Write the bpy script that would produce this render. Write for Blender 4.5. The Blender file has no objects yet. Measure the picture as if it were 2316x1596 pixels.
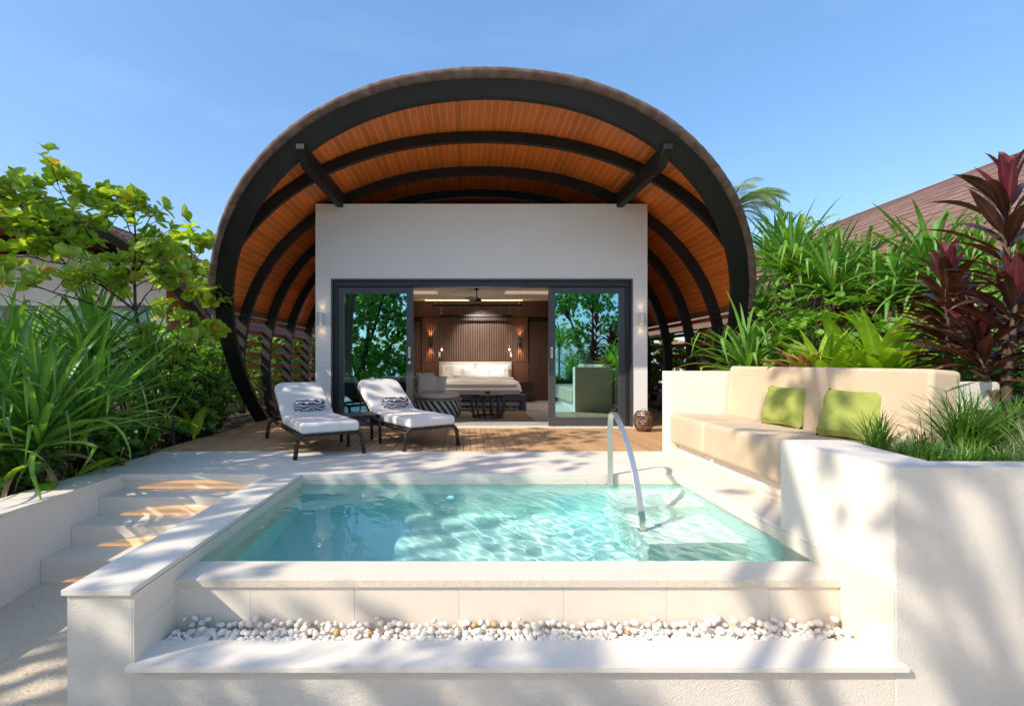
import bpy, math, random
import numpy as np
from mathutils import Vector, Matrix, Euler
random.seed(7); np.random.seed(7)
R = math.radians
scene = bpy.context.scene
COL = scene.collection

# ------------------------------------------------------------------ camera
EYE = 1.12                        # eye height over the terrace
cam_d = bpy.data.cameras.new('camera'); cam = bpy.data.objects.new('camera', cam_d)
COL.objects.link(cam); scene.camera = cam
cam.location = (0, 0, EYE); cam.rotation_euler = (R(90), 0, 0)
cam_d.sensor_width = 36; cam_d.lens = 1100/2316*36
cam_d.shift_x = (1158-1055)/2316; cam_d.shift_y = 21/2316
cam_d.clip_start = 0.05; cam_d.clip_end = 3000
def P(u, v, Y):                    # a point seen at (u,v) of a 2316 px wide picture, Y metres away
    return Vector(((u-1055)/1100*Y, Y, EYE+(819-v)/1100*Y))

# ------------------------------------------------------------------ world, sun, exposure
SUN = Vector((0.69, 0.42, -0.62)).normalized()
SUN_EL = math.asin(-SUN.z); SUN_AZ = math.atan2(-SUN.x, -SUN.y)
world = bpy.data.worlds.new('World'); scene.world = world; world.use_nodes = True
wn, wl = world.node_tree.nodes, world.node_tree.links
bg = wn['Background']
sky = wn.new('ShaderNodeTexSky'); sky.sky_type = 'NISHITA'; sky.sun_disc = False
sky.sun_elevation = SUN_EL; sky.sun_rotation = SUN_AZ
sky.altitude = 0; sky.air_density = 1.0; sky.dust_density = 1.6; sky.ozone_density = 1.6
hs = wn.new('ShaderNodeHueSaturation'); hs.inputs['Saturation'].default_value = 1.15; hs.inputs['Value'].default_value = .95
ti = wn.new('ShaderNodeMix'); ti.data_type = 'RGBA'; ti.blend_type = 'MULTIPLY'; ti.inputs['Factor'].default_value = 1; ti.inputs['B'].default_value = (1.0, .98, 1.0, 1)
wl.new(sky.outputs[0], ti.inputs['A']); wl.new(ti.outputs['Result'], hs.inputs['Color'])
# thin high cirrus, a property of the sky itself (3-D direction based)
tc = wn.new('ShaderNodeTexCoord'); mp = wn.new('ShaderNodeMapping'); mp.inputs['Scale'].default_value = (1.2, 2.6, 5.5)
mp.inputs['Rotation'].default_value = (0, R(18), R(25))
nz = wn.new('ShaderNodeTexNoise'); nz.inputs['Scale'].default_value = 1.6; nz.inputs['Detail'].default_value = 7; nz.inputs['Roughness'].default_value = .62
rp = wn.new('ShaderNodeValToRGB'); rp.color_ramp.elements[0].position = .47; rp.color_ramp.elements[1].position = .85
rp.color_ramp.elements[1].color = (.10, .10, .10, 1)
mx = wn.new('ShaderNodeMix'); mx.data_type = 'RGBA'
wl.new(tc.outputs['Generated'], mp.inputs[0]); wl.new(mp.outputs[0], nz.inputs['Vector']); wl.new(nz.outputs[0], rp.inputs[0])
wl.new(rp.outputs[0], mx.inputs['Factor']); ev = wn.new('ShaderNodeMix'); ev.data_type = 'RGBA'; ev.inputs['Factor'].default_value = .42; ev.inputs['B'].default_value = (.62, 1.38, 2.5, 1)
wl.new(hs.outputs[0], ev.inputs['A']); wl.new(ev.outputs['Result'], mx.inputs['A']); mx.inputs['B'].default_value = (3.2, 3.8, 4.5, 1)
wl.new(mx.outputs['Result'], bg.inputs[0]); bg.inputs[1].default_value = 0.15
sd = bpy.data.lights.new('sun', 'SUN'); sd.energy = 2.5; sd.angle = R(0.53); sd.color = (1, .90, .76)
so = bpy.data.objects.new('sun', sd); COL.objects.link(so)
so.rotation_euler = SUN.to_track_quat('-Z', 'Y').to_euler(); so.location = (-20, -12, 18)
vs = scene.view_settings; vs.view_transform = 'Standard'; vs.look = 'None'; vs.gamma = 1; vs.exposure = 1.12; vs.use_curve_mapping = False
scene.render.engine = 'CYCLES'
scene.cycles.caustics_refractive = True; scene.cycles.caustics_reflective = False
scene.cycles.max_bounces = 10; scene.cycles.diffuse_bounces = 5; scene.cycles.transparent_max_bounces = 12
scene.cycles.sample_clamp_indirect = 6

# ------------------------------------------------------------------ materials
def newmat(name):
    m = bpy.data.materials.new(name); m.use_nodes = True
    return m, m.node_tree.nodes, m.node_tree.links, m.node_tree.nodes['Principled BSDF']
def rgb(c): return (c[0], c[1], c[2], 1)
def mat(name, c, rough=.6, c2=None, scale=6, detail=4, bump=0, bscale=60, metal=0, spec=None, stretch=(1,1,1), randv=0, coat=0, fac=(.35,.65)):
    m, n, l, b = newmat(name)
    b.inputs['Base Color'].default_value = rgb(c); b.inputs['Roughness'].default_value = rough
    b.inputs['Metallic'].default_value = metal
    if spec is not None: b.inputs['Specular IOR Level'].default_value = spec
    if coat: b.inputs['Coat Weight'].default_value = coat
    t = n.new('ShaderNodeTexCoord'); mpn = n.new('ShaderNodeMapping'); mpn.inputs['Scale'].default_value = stretch
    l.new(t.outputs['Object'], mpn.inputs[0]); col = None
    if c2 is not None:
        z = n.new('ShaderNodeTexNoise'); z.inputs['Scale'].default_value = scale; z.inputs['Detail'].default_value = detail; z.inputs['Roughness'].default_value = .6
        r = n.new('ShaderNodeMapRange'); r.inputs[1].default_value = fac[0]; r.inputs[2].default_value = fac[1]
        q = n.new('ShaderNodeMix'); q.data_type = 'RGBA'; q.inputs['A'].default_value = rgb(c); q.inputs['B'].default_value = rgb(c2)
        l.new(mpn.outputs[0], z.inputs['Vector']); l.new(z.outputs[0], r.inputs[0]); l.new(r.outputs[0], q.inputs['Factor']); col = q.outputs['Result']
    if randv:
        oi = n.new('ShaderNodeObjectInfo'); r2 = n.new('ShaderNodeMapRange'); r2.inputs[3].default_value = 1-randv; r2.inputs[4].default_value = 1+randv
        h = n.new('ShaderNodeHueSaturation'); l.new(oi.outputs['Random'], r2.inputs[0]); l.new(r2.outputs[0], h.inputs['Value'])
        if col is not None: l.new(col, h.inputs['Color'])
        else: h.inputs['Color'].default_value = rgb(c)
        col = h.outputs[0]
    if col is not None: l.new(col, b.inputs['Base Color'])
    if bump:
        z = n.new('ShaderNodeTexNoise'); z.inputs['Scale'].default_value = bscale; z.inputs['Detail'].default_value = 5; z.inputs['Roughness'].default_value = .65
        bp = n.new('ShaderNodeBump'); bp.inputs['Strength'].default_value = bump; bp.inputs['Distance'].default_value = .01
        l.new(mpn.outputs[0], z.inputs['Vector']); l.new(z.outputs[0], bp.inputs['Height']); l.new(bp.outputs[0], b.inputs['Normal'])
    return m
def emis(name, c, s, base=(.8,.8,.8)):
    m, n, l, b = newmat(name); b.inputs['Base Color'].default_value = rgb(base)
    b.inputs['Emission Color'].default_value = rgb(c); b.inputs['Emission Strength'].default_value = s
    return m
M = {}
M['plaster'] = mat('white_plaster', (.82,.755,.665), .85, (.755,.69,.60), 1.3, 6, .35, 70, fac=(.3,.75))
M['plaster_rough'] = mat('textured_plaster', (.80,.735,.645), .9, (.71,.645,.56), 1.8, 8, .9, 110, fac=(.35,.8))
M['facade'] = mat('facade_plaster', (.83,.815,.78), .85, (.79,.775,.74), 1.1, 6, .25, 60, fac=(.3,.75))
M['stone'] = mat('cream_limestone', (.79,.70,.58), .7, (.72,.63,.515), 2.2, 9, .22, 190, fac=(.3,.75), randv=.03)
M['stone_edge'] = mat('sawn_limestone_edge', (.76,.675,.55), .85, (.66,.575,.46), 45, 8, .6, 160)
M['paving'] = mat('pale_terrace_stone', (.80,.73,.635), .75, (.73,.66,.57), 1.7, 9, .18, 210, fac=(.3,.75))
M['soil'] = mat('dark_soil', (.035,.025,.016), .95, (.07,.05,.03), 14, 6, 1.0, 30)
M['rib'] = mat('black_stained_timber', (.006,.006,.006), .6, (.014,.013,.013), 3, 6, .15, 40, stretch=(1,1,1))
M['soffit'] = mat('orange_brown_soffit_timber', (.80,.215,.036), .42, (.64,.155,.024), 2.5, 6, .08, 30, stretch=(9,.7,9), randv=.16, fac=(.3,.7))
M['soffit_gap'] = mat('pale_tongue_joint', (.95,.48,.17), .5)
M['eave'] = mat('eave_board_timber', (.22,.10,.05), .5, (.15,.06,.03), 3, 5, stretch=(6,.7,6))
M['slat'] = mat('red_brown_fence_timber', (.40,.17,.085), .6, (.28,.11,.055), 4, 6, .1, 40, stretch=(7,.6,7), randv=.15)
M['deck'] = mat('weathered_teak', (.60,.365,.19), .68, (.45,.26,.125), 7, 8, .3, 60, stretch=(9,.8,1), randv=.13, fac=(.3,.72))
M['deck_gap'] = mat('deck_joist_dark', (.04,.028,.02), .9)
M['shingle'] = mat('brown_roof_shingle', (.255,.145,.115), .95, (.16,.095,.08), 120, 3, .6, 220, randv=.14)
M['roofedge'] = mat('granular_roof_edge', (.15,.085,.065), .95, (.25,.19,.165), 7, 9, 1.0, 120, fac=(.4,.7))
M['frame'] = mat('charcoal_aluminium', (.055,.057,.062), .38, metal=.0, spec=.6)
M['frame_dark'] = mat('dark_aluminium', (.02,.02,.023), .4)
M['steel'] = mat('brushed_steel', (.76,.70,.63), .45, metal=1, bump=.03, bscale=240, stretch=(1,.05,.05))
M['chrome'] = mat('satin_handle', (.8,.79,.76), .3, metal=.6)
M['white_fabric'] = mat('white_outdoor_fabric', (.83,.79,.735), .85, (.78,.74,.69), 3, 5, .35, 8)
M['linen'] = mat('white_bed_linen', (.84,.82,.80), .85, None, bump=.4, bscale=5)
M['beige_fabric'] = mat('beige_bench_fabric', (.60,.475,.335), .8, (.54,.42,.29), 2.5, 5, .35, 5)
M['lime_fabric'] = mat('lime_cushion_fabric', (.30,.335,.075), .8, (.255,.29,.055), 5, 5, .5, 7)
M['cream_fabric'] = mat('cream_cushion_fabric', (.72,.60,.49), .85, None, bump=.5, bscale=9)
M['headboard'] = mat('cream_leather', (.60,.54,.44), .55)
M['darkwood'] = mat('dark_walnut_panel', (.095,.047,.028), .5, (.065,.03,.018), 5, 6, stretch=(9,9,.8))
M['slatwood'] = mat('walnut_wall_slat', (.25,.15,.105), .33, (.17,.095,.065), 5, 6, stretch=(5,5,.6))
M['slatback'] = mat('black_slat_backing', (.008,.006,.006), .8)
M['greywood'] = mat('grey_stained_bed_timber', (.085,.08,.078), .5)
M['blackwood'] = mat('espresso_timber', (.030,.022,.018), .28, (.05,.035,.028), 12, 5)
M['ceiling'] = mat('pale_ceiling', (.62,.58,.53), .9)
M['floor_in'] = mat('interior_stone_floor', (.55,.54,.52), .35, (.48,.47,.45), 1.5, 7)
M['rug'] = mat('sisal_rug', (.36,.255,.15), .95, (.29,.20,.11), 90, 3, .8, 120)
M['tile_pool'] = mat('aqua_pool_tile', (.56,.91,.86), .5, (.51,.88,.84), 3, 4, fac=(.3,.7))
M['tile_step'] = mat('pale_aqua_step_stone', (.72,.91,.85), .5, (.66,.88,.82), 3, 4, fac=(.3,.7))
M['pebble'] = mat('white_pebble', (.86,.80,.72), .55, (.76,.69,.60), 9, 5, .25, 60, randv=.07)
M['pebble_tan'] = mat('tan_pebble', (.52,.33,.15), .6)
M['bark'] = mat('grey_brown_bark', (.11,.075,.05), .9, (.05,.035,.025), 9, 6, .8, 30, stretch=(3,3,1))
M['fan'] = mat('black_fan', (.015,.014,.014), .4)
M['bulb'] = emis('warm_bulb', (1,.72,.40), 6)
M['led'] = emis('warm_led_strip', (1,.66,.33), 1.4)
M['whitepaint'] = mat('white_lamp_enamel', (.74,.74,.73), .4)
M['hull'] = mat('terracotta_leaf_litter', (.30,.12,.05), .9)
M['poollight'] = emis('blue_pool_light', (.05,.35,1), 2.5, (.05,.2,.6))

# wicker (dark) with a woven relief
def wicker(name, c, c2, s=70):
    m, n, l, b = newmat(name); b.inputs['Roughness'].default_value = .5
    t = n.new('ShaderNodeTexCoord'); k = n.new('ShaderNodeTexBrick'); k.inputs['Scale'].default_value = s
    k.inputs['Color1'].default_value = rgb(c); k.inputs['Color2'].default_value = rgb(c2); k.inputs['Mortar'].default_value = (.004,.003,.003,1)
    k.inputs['Mortar Size'].default_value = .12; k.inputs['Row Height'].default_value = .6; k.inputs['Brick Width'].default_value = 1.1
    mm = n.new('ShaderNodeMapping'); mm.inputs['Rotation'].default_value = (R(38), R(38), R(20))
    bp = n.new('ShaderNodeBump'); bp.inputs['Strength'].default_value = .8; bp.inputs['Distance'].default_value = .004
    l.new(t.outputs['Object'], mm.inputs[0]); l.new(mm.outputs[0], k.inputs['Vector']); l.new(k.outputs['Color'], b.inputs['Base Color'])
    l.new(k.outputs['Fac'], bp.inputs['Height']); bp.invert = True; l.new(bp.outputs[0], b.inputs['Normal'])
    return m
M['wicker'] = wicker('dark_brown_wicker', (.075,.052,.042), (.045,.03,.025), 26)
M['cane'] = mat('brown_cane_strip', (.17,.08,.04), .5, (.09,.04,.02), 25, 4)
M['rattan'] = mat('honey_rattan', (.42,.28,.13), .5)

def sandmat():
    m, n, l, b = newmat('beach_sand'); b.inputs['Roughness'].default_value = .95
    t = n.new('ShaderNodeTexCoord'); a = n.new('ShaderNodeTexNoise'); a.inputs['Scale'].default_value = 1.6; a.inputs['Detail'].default_value = 8
    q = n.new('ShaderNodeMix'); q.data_type = 'RGBA'; q.inputs['A'].default_value = (.78,.655,.50,1); q.inputs['B'].default_value = (.66,.54,.395,1)
    v = n.new('ShaderNodeTexNoise'); v.inputs['Scale'].default_value = 55; v.inputs['Detail'].default_value = 3
    r = n.new('ShaderNodeValToRGB'); r.color_ramp.elements[0].position = .66; r.color_ramp.elements[1].position = .72
    q2 = n.new('ShaderNodeMix'); q2.data_type = 'RGBA'; q2.inputs['B'].default_value = (.20,.15,.10,1)
    for s_, o in ((a, .0), (v, .0)): l.new(t.outputs['Object'], s_.inputs['Vector'])
    l.new(a.outputs[0], q.inputs['Factor']); l.new(v.outputs[0], r.inputs[0]); l.new(r.outputs[0], q2.inputs['Factor']); l.new(q.outputs['Result'], q2.inputs['A'])
    l.new(q2.outputs['Result'], b.inputs['Base Color'])
    z = n.new('ShaderNodeTexNoise'); z.inputs['Scale'].default_value = 14; z.inputs['Detail'].default_value = 9; z.inputs['Roughness'].default_value = .7
    bp = n.new('ShaderNodeBump'); bp.inputs['Strength'].default_value = .9; bp.inputs['Distance'].default_value = .03
    l.new(t.outputs['Object'], z.inputs['Vector']); l.new(z.outputs[0], bp.inputs['Height']); l.new(bp.outputs[0], b.inputs['Normal'])
    return m
M['sand'] = sandmat()
def watermat():
    m, n, l, b = newmat('clear_pool_water')
    b.inputs['Base Color'].default_value = (.93,1,.99,1); b.inputs['Roughness'].default_value = 0.0
    b.inputs['Transmission Weight'].default_value = 1; b.inputs['IOR'].default_value = 1.333
    return m
M['water'] = watermat()
def glassmat(name='teal_reflective_glass', tint=(.38,.74,.82), thru=(.05,.14,.15), f=.78):
    m, n, l, b = newmat(name); n.remove(b)
    g = n.new('ShaderNodeBsdfGlossy'); g.inputs['Roughness'].default_value = .0; g.inputs['Color'].default_value = rgb(tint)
    t = n.new('ShaderNodeBsdfTransparent'); t.inputs['Color'].default_value = rgb(thru)
    x = n.new('ShaderNodeMixShader'); x.inputs[0].default_value = f
    l.new(t.outputs[0], x.inputs[1]); l.new(g.outputs[0], x.inputs[2]); l.new(x.outputs[0], n['Material Output'].inputs[0])
    return m
M['glass'] = glassmat()
M['glass_dark'] = glassmat('dark_teal_window_glass', (.40,.66,.70), (.10,.22,.24), .13)
M['sea'] = mat('blue_sea', (.03,.16,.24), .12, (.06,.24,.30), .05, 3, .4, 1.5)

def leafmat(name, c, c2, trans=.35, tcol=None, rough=.42, hue=.03, back=None):
    """per-leaf variation by object random and by mesh island, vein-free; a translucent share lets sun through"""
    m, n, l, b = newmat(name)
    oi = n.new('ShaderNodeObjectInfo'); ge = n.new('ShaderNodeNewGeometry')
    ad = n.new('ShaderNodeMath'); ad.operation = 'ADD'; fr = n.new('ShaderNodeMath'); fr.operation = 'FRACT'
    l.new(oi.outputs['Random'], ad.inputs[0]); l.new(ge.outputs['Random Per Island'], ad.inputs[1]); l.new(ad.outputs[0], fr.inputs[0])
    q = n.new('ShaderNodeMix'); q.data_type = 'RGBA'; q.inputs['A'].default_value = rgb(c); q.inputs['B'].default_value = rgb(c2)
    l.new(fr.outputs[0], q.inputs['Factor'])
    z = n.new('ShaderNodeTexNoise'); z.inputs['Scale'].default_value = 9; z.inputs['Detail'].default_value = 4
    tcn = n.new('ShaderNodeTexCoord'); l.new(tcn.outputs['Object'], z.inputs['Vector'])
    r = n.new('ShaderNodeMapRange'); r.inputs[1].default_value = .3; r.inputs[2].default_value = .7; r.inputs[3].default_value = .78; r.inputs[4].default_value = 1.22
    h = n.new('ShaderNodeHueSaturation'); l.new(z.outputs[0], r.inputs[0]); l.new(r.outputs[0], h.inputs['Value']); l.new(q.outputs['Result'], h.inputs['Color'])
    l.new(h.outputs[0], b.inputs['Base Color']); b.inputs['Roughness'].default_value = rough
    b.inputs['Specular IOR Level'].default_value = .45
    # pale midrib and scorched tips, stored per vertex along and across every leaf
    at1 = n.new('ShaderNodeAttribute'); at1.attribute_name = 'along'; at2 = n.new('ShaderNodeAttribute'); at2.attribute_name = 'mid'
    pw_ = n.new('ShaderNodeMath'); pw_.operation = 'POWER'; pw_.inputs[1].default_value = 7; l.new(at2.outputs['Fac'], pw_.inputs[0])
    pm_ = n.new('ShaderNodeMath'); pm_.operation = 'MULTIPLY'; pm_.inputs[1].default_value = .45; l.new(pw_.outputs[0], pm_.inputs[0])
    m1 = n.new('ShaderNodeMix'); m1.data_type = 'RGBA'; l.new(pm_.outputs[0], m1.inputs['Factor']); l.new(h.outputs[0], m1.inputs['A'])
    m1.inputs['B'].default_value = rgb(tuple(min(1,x_*2.2+.06) for x_ in c2))
    z2 = n.new('ShaderNodeTexNoise'); z2.inputs['Scale'].default_value = 3; l.new(tcn.outputs['Object'], z2.inputs['Vector'])
    sm = n.new('ShaderNodeMath'); sm.operation = 'MULTIPLY_ADD'; sm.inputs[1].default_value = .5; l.new(z2.outputs[0], sm.inputs[0]); l.new(at1.outputs['Fac'], sm.inputs[2])
    rt = n.new('ShaderNodeMapRange'); rt.inputs[1].default_value = 1.16; rt.inputs[2].default_value = 1.24; l.new(sm.outputs[0], rt.inputs[0])
    m2 = n.new('ShaderNodeMix'); m2.data_type = 'RGBA'; l.new(rt.outputs[0], m2.inputs['Factor']); l.new(m1.outputs['Result'], m2.inputs['A']); m2.inputs['B'].default_value = (.30,.19,.07,1)
    l.new(m2.outputs['Result'], b.inputs['Base Color'])
    tr = n.new('ShaderNodeBsdfTranslucent')
    h2 = n.new('ShaderNodeMix'); h2.data_type = 'RGBA'; h2.blend_type = 'MULTIPLY'; h2.inputs['Factor'].default_value = 1
    tcx = tcol or (1.5,1.55,.5)
    h2.inputs['B'].default_value = rgb(tcx); l.new(h.outputs[0], h2.inputs['A']); l.new(h2.outputs['Result'], tr.inputs['Color'])
    x = n.new('ShaderNodeMixShader'); x.inputs[0].default_value = trans
    l.new(b.outputs[0], x.inputs[1]); l.new(tr.outputs[0], x.inputs[2]); l.new(x.outputs[0], n['Material Output'].inputs[0])
    return m
M['pandan'] = leafmat('pandanus_leaf', (.085,.225,.034), (.19,.37,.07), .38)
M['almond'] = leafmat('sea_almond_leaf', (.25,.38,.045), (.42,.52,.08), .5)
M['almond_old'] = leafmat('yellowing_leaf', (.50,.38,.03), (.62,.30,.04), .4, (1.3,1.1,.5))
M['shrub'] = leafmat('glossy_shrub_leaf', (.065,.175,.024), (.15,.30,.04), .36, rough=.3)
M['shrub_light'] = leafmat('bright_shrub_leaf', (.11,.26,.03), (.21,.38,.05), .42, rough=.35)
M['lime'] = leafmat('lime_crinum_leaf', (.22,.38,.025), (.33,.48,.035), .45)
M['red'] = leafmat('maroon_cordyline_leaf', (.042,.022,.014), (.095,.040,.022), .22, (1.6,.6,.5), rough=.3)
M['red_young'] = leafmat('crimson_young_cordyline_leaf', (.085,.014,.022), (.12,.020,.028), .28, (1.5,.5,.7), rough=.3)
M['croton'] = leafmat('coppery_croton_leaf', (.42,.17,.07), (.50,.28,.12), .3, (1.2,1,.8))
M['grass'] = leafmat('liriope_blade', (.055,.165,.018), (.13,.26,.03), .3)
M['grass_pale'] = leafmat('pale_variegated_blade', (.30,.40,.16), (.45,.52,.28), .3, (1,1,.8))
M['palm'] = leafmat('palm_leaflet', (.13,.22,.035), (.26,.32,.05), .35)
M['shade'] = leafmat('shade_tree_leaf', (.08,.20,.025), (.16,.32,.04), .5)
M['dry'] = leafmat('dry_leaf', (.30,.20,.10), (.42,.30,.16), .2, (1,1,1))

# ------------------------------------------------------------------ object helpers
def link(o, parent=None):
    COL.objects.link(o)
    if parent is not None: o.parent = parent
    return o
def tag(o, label=None, cat=None, group=None, kind=None):
    if label: o['label'] = label
    if cat: o['category'] = cat
    if group: o['group'] = group
    if kind: o['kind'] = kind
    return o
def empty(name, loc=(0,0,0), rz=0, **k):
    o = bpy.data.objects.new(name, None); o.location = loc; o.rotation_euler = (0,0,rz); o.empty_display_size = .1
    link(o); return tag(o, **k)
class MB:
    def __init__(s): s.v = []; s.f = []
    def add(s, vs, fs):
        k = len(s.v); s.v.extend([tuple(p) for p in vs]); s.f.extend([tuple(i+k for i in f) for f in fs]); return s
    def box(s, lo, hi, mtx=None):
        x0,y0,z0 = lo; x1,y1,z1 = hi
        v = [Vector(p) for p in ((x0,y0,z0),(x1,y0,z0),(x1,y1,z0),(x0,y1,z0),(x0,y0,z1),(x1,y0,z1),(x1,y1,z1),(x0,y1,z1))]
        if mtx is not None: v = [mtx @ p for p in v]
        return s.add(v, [(3,2,1,0),(4,5,6,7),(0,1,5,4),(1,2,6,5),(2,3,7,6),(3,0,4,7)])
    def tube(s, pts, rad, n=8, cap=True):
        pts = [Vector(p) for p in pts]; m = len(pts); rad = rad if hasattr(rad, '__len__') else [rad]*m
        vs = []; ref = None
        for i, p in enumerate(pts):
            t = (pts[min(i+1,m-1)]-pts[max(i-1,0)]).normalized()
            if ref is None: ref = t.orthogonal().normalized()
            ref = (ref - t*ref.dot(t)).normalized(); b = t.cross(ref)
            for k in range(n):
                a = 2*math.pi*k/n; vs.append(p+(ref*math.cos(a)+b*math.sin(a))*rad[i])
        fs = [(i*n+k, i*n+(k+1)%n, (i+1)*n+(k+1)%n, (i+1)*n+k) for i in range(m-1) for k in range(n)]
        if cap: fs += [tuple(range(n-1,-1,-1)), tuple((m-1)*n+k for k in range(n))]
        return s.add(vs, fs)
    def ribbon(s, pts, w, t, side=None):       # flat bar: width w along 'side', thickness t
        pts = [Vector(p) for p in pts]; m = len(pts); vs = []
        for i, p in enumerate(pts):
            tt = (pts[min(i+1,m-1)]-pts[max(i-1,0)]).normalized()
            sd_ = Vector(side) if side is not None else tt.orthogonal(); sd_ = (sd_-tt*sd_.dot(tt)).normalized(); nn = tt.cross(sd_)
            vs += [p-sd_*w/2-nn*t/2, p+sd_*w/2-nn*t/2, p+sd_*w/2+nn*t/2, p-sd_*w/2+nn*t/2]
        fs = [(i*4+k, i*4+(k+1)%4, (i+1)*4+(k+1)%4, (i+1)*4+k) for i in range(m-1) for k in range(4)]
        fs += [(3,2,1,0), tuple((m-1)*4+k for k in range(4))]
        return s.add(vs, fs)
    def lathe(s, prof, c=(0,0,0), n=24):       # prof: (r, z)
        m = len(prof); c = Vector(c)
        vs = [c+Vector((r*math.cos(2*math.pi*k/n), r*math.sin(2*math.pi*k/n), z)) for r, z in prof for k in range(n)]
        fs = [(i*n+k, i*n+(k+1)%n, (i+1)*n+(k+1)%n, (i+1)*n+k) for i in range(m-1) for k in range(n)]
        return s.add(vs, fs)
    def prism(s, poly, z0, z1):
        n = len(poly)
        return s.add([(x,y,z0) for x,y in poly]+[(x,y,z1) for x,y in poly], [tuple(range(n-1,-1,-1)), tuple(range(n,2*n))]+[(k,(k+1)%n,n+(k+1)%n,n+k) for k in range(n)])
    def mesh(s, name, m, smooth=False):
        me = bpy.data.meshes.new(name); me.from_pydata(s.v, [], s.f); me.materials.append(m)
        if smooth: me.shade_smooth()
        me.update(); return me
    def build(s, name, m, parent=None, smooth=False, bevel=0, seg=2, loc=None, rot=None, autos=False):
        o = bpy.data.objects.new(name, s.mesh(name, m, smooth)); link(o, parent)
        if loc is not None: o.location = loc
        if rot is not None: o.rotation_euler = rot
        if bevel:
            b = o.modifiers.new('bevel', 'BEVEL'); b.width = bevel; b.segments = seg; b.limit_method = 'ANGLE'; b.angle_limit = R(35)
            if smooth or seg > 1: o.data.shade_smooth(); b.harden_normals = True
        return o
def box(name, lo, hi, m, parent=None, bevel=.004, seg=2, **k):
    return MB().box(lo, hi).build(name, m, parent, bevel=bevel, seg=seg, **k)
def inst(name, me, parent, mtx):
    o = bpy.data.objects.new(name, me); link(o, parent); o.matrix_basis = mtx; return o
def leaf_attrs(me, nv, k):
    a = np.tile(np.repeat(np.arange(nv//3), 3)/(nv//3-1), k).astype(np.float32) if k else None
    for nm, arr in (('along', a), ('mid', np.tile(np.array([0,1,0], dtype=np.float32), nv//3*k))):
        at = me.attributes.new(nm, 'FLOAT', 'POINT'); at.data.foreach_set('value', arr)
def join_insts(meshes_mtx, name, m, parent, kind='stuff', leaf=False):
    """many transformed copies of small meshes as ONE mesh (numpy, fast)"""
    V = []; F = []; k = 0
    for (vn, fs), mt in meshes_mtx:
        A = np.array(mt); V.append(vn @ A[:3,:3].T + A[:3,3]); F.extend([tuple(i+k for i in f) for f in fs]); k += len(vn)
    me = bpy.data.meshes.new(name); me.from_pydata(np.concatenate(V).tolist(), [], F); me.materials.append(m); me.shade_smooth(); me.update()
    if leaf: leaf_attrs(me, len(meshes_mtx[0][0][0]), len(meshes_mtx))
    o = bpy.data.objects.new(name, me); link(o, parent)
    if kind: o['kind'] = kind
    return o
# ================================================================== SETTING
# sand ground: one undulating sheet to the horizon (fine near the steps)
def sheet():
    def axis(a, b, core0, core1, st):
        c = list(np.arange(core0, core1+1e-6, st)); 
        lo = [core0-d for d in (1,3,8,20,60,200,700)][::-1]; hi = [core1+d for d in (1,3,8,20,60,200,700)]
        return lo+c+hi
    xs = axis(0,0,-5,4,.06); ys = axis(0,0,.2,5.2,.06); vs = []; fs = []
    for y in ys:
        for x in xs:
            z = -.655
            if -6 < x < 5 and -1 < y < 6.2:
                z += .022*math.sin(x*3.1+y*1.7)*math.sin(y*2.3-x)+.012*math.sin(x*9+2*math.sin(y*7))*math.sin(y*8+1.3)+.006*math.sin(x*23+y*9)*math.sin(y*21-x*13)
                z -= .02*max(0, -x-2)*.5
            if y < -9: z -= min(1.2, (-9-y)*.25)
            vs.append((x,y,z))
    n = len(xs)
    for j in range(len(ys)-1):
        for i in range(n-1):
            if -1.9 < xs[i] < 2.2 and 2.65 < ys[j] < 4.9: continue      # the pool basin goes through here
            fs.append((j*n+i, j*n+i+1, (j+1)*n+i+1, (j+1)*n+i))
    return MB().add(vs, fs)
tag(sheet().build('sand_ground', M['sand'], smooth=True), kind='structure')
tag(MB().add([(-900,-900,-.95),(900,-900,-.95),(900,-11,-.95),(-900,-11,-.95)], [(0,1,2,3)]).build('sea_water', M['sea']), kind='structure')

XL, XR = -1.65, 2.14           # pool inner faces
YB = 4.87                      # pool back face / terrace front edge
WZ = -.10                      # water level
# terrace paving (slabs)
tp = empty('terrace_paving', (0,0,0), kind='structure')
xs = [-3.45,-2.55,-1.65,-.70,.25,1.20,2.14,3.4]
for a, b_ in zip(xs[:-1], xs[1:]):
    box('paving_slab', (a+.0003,YB,-.06), (b_-.0003,6.128,0), M['paving'], tp, .0006)
MB().box((-3.83,YB+.02,-1.0),(3.4,6.12,-.062)).build('paving_base', M['plaster'], tp)
# left boundary wall with its stone coping
lw = empty('low_wall', (0,0,0), label='long low white wall with stone coping along the left planting bed', cat='wall')
(box('wall', (-3.81,-3,-1.0), (-3.45,6.12,-.028), M['plaster'], lw))
for a, b_ in ((-3,.8),(.8,2.2),(2.2,3.6),(3.6,YB),(YB,6.12)):
    (box('coping_stone', (-3.84,a+.001,-.025), (-3.452 if a>=YB else -3.435,b_-.001,0.0005), M['paving'], lw, .003))
# steps down to the sand
st = empty('garden_steps', (0,0,0), kind='structure')
ST = [(-.145,4.563),(-.31,4.245),(-.478,3.937)]; yb = YB+.02
for z, yf in ST:
    box('step', (-3.448,yf,-.9), (-1.985,yb+.3,z), M['stone'], st, .004)
    yb = yf
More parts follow.
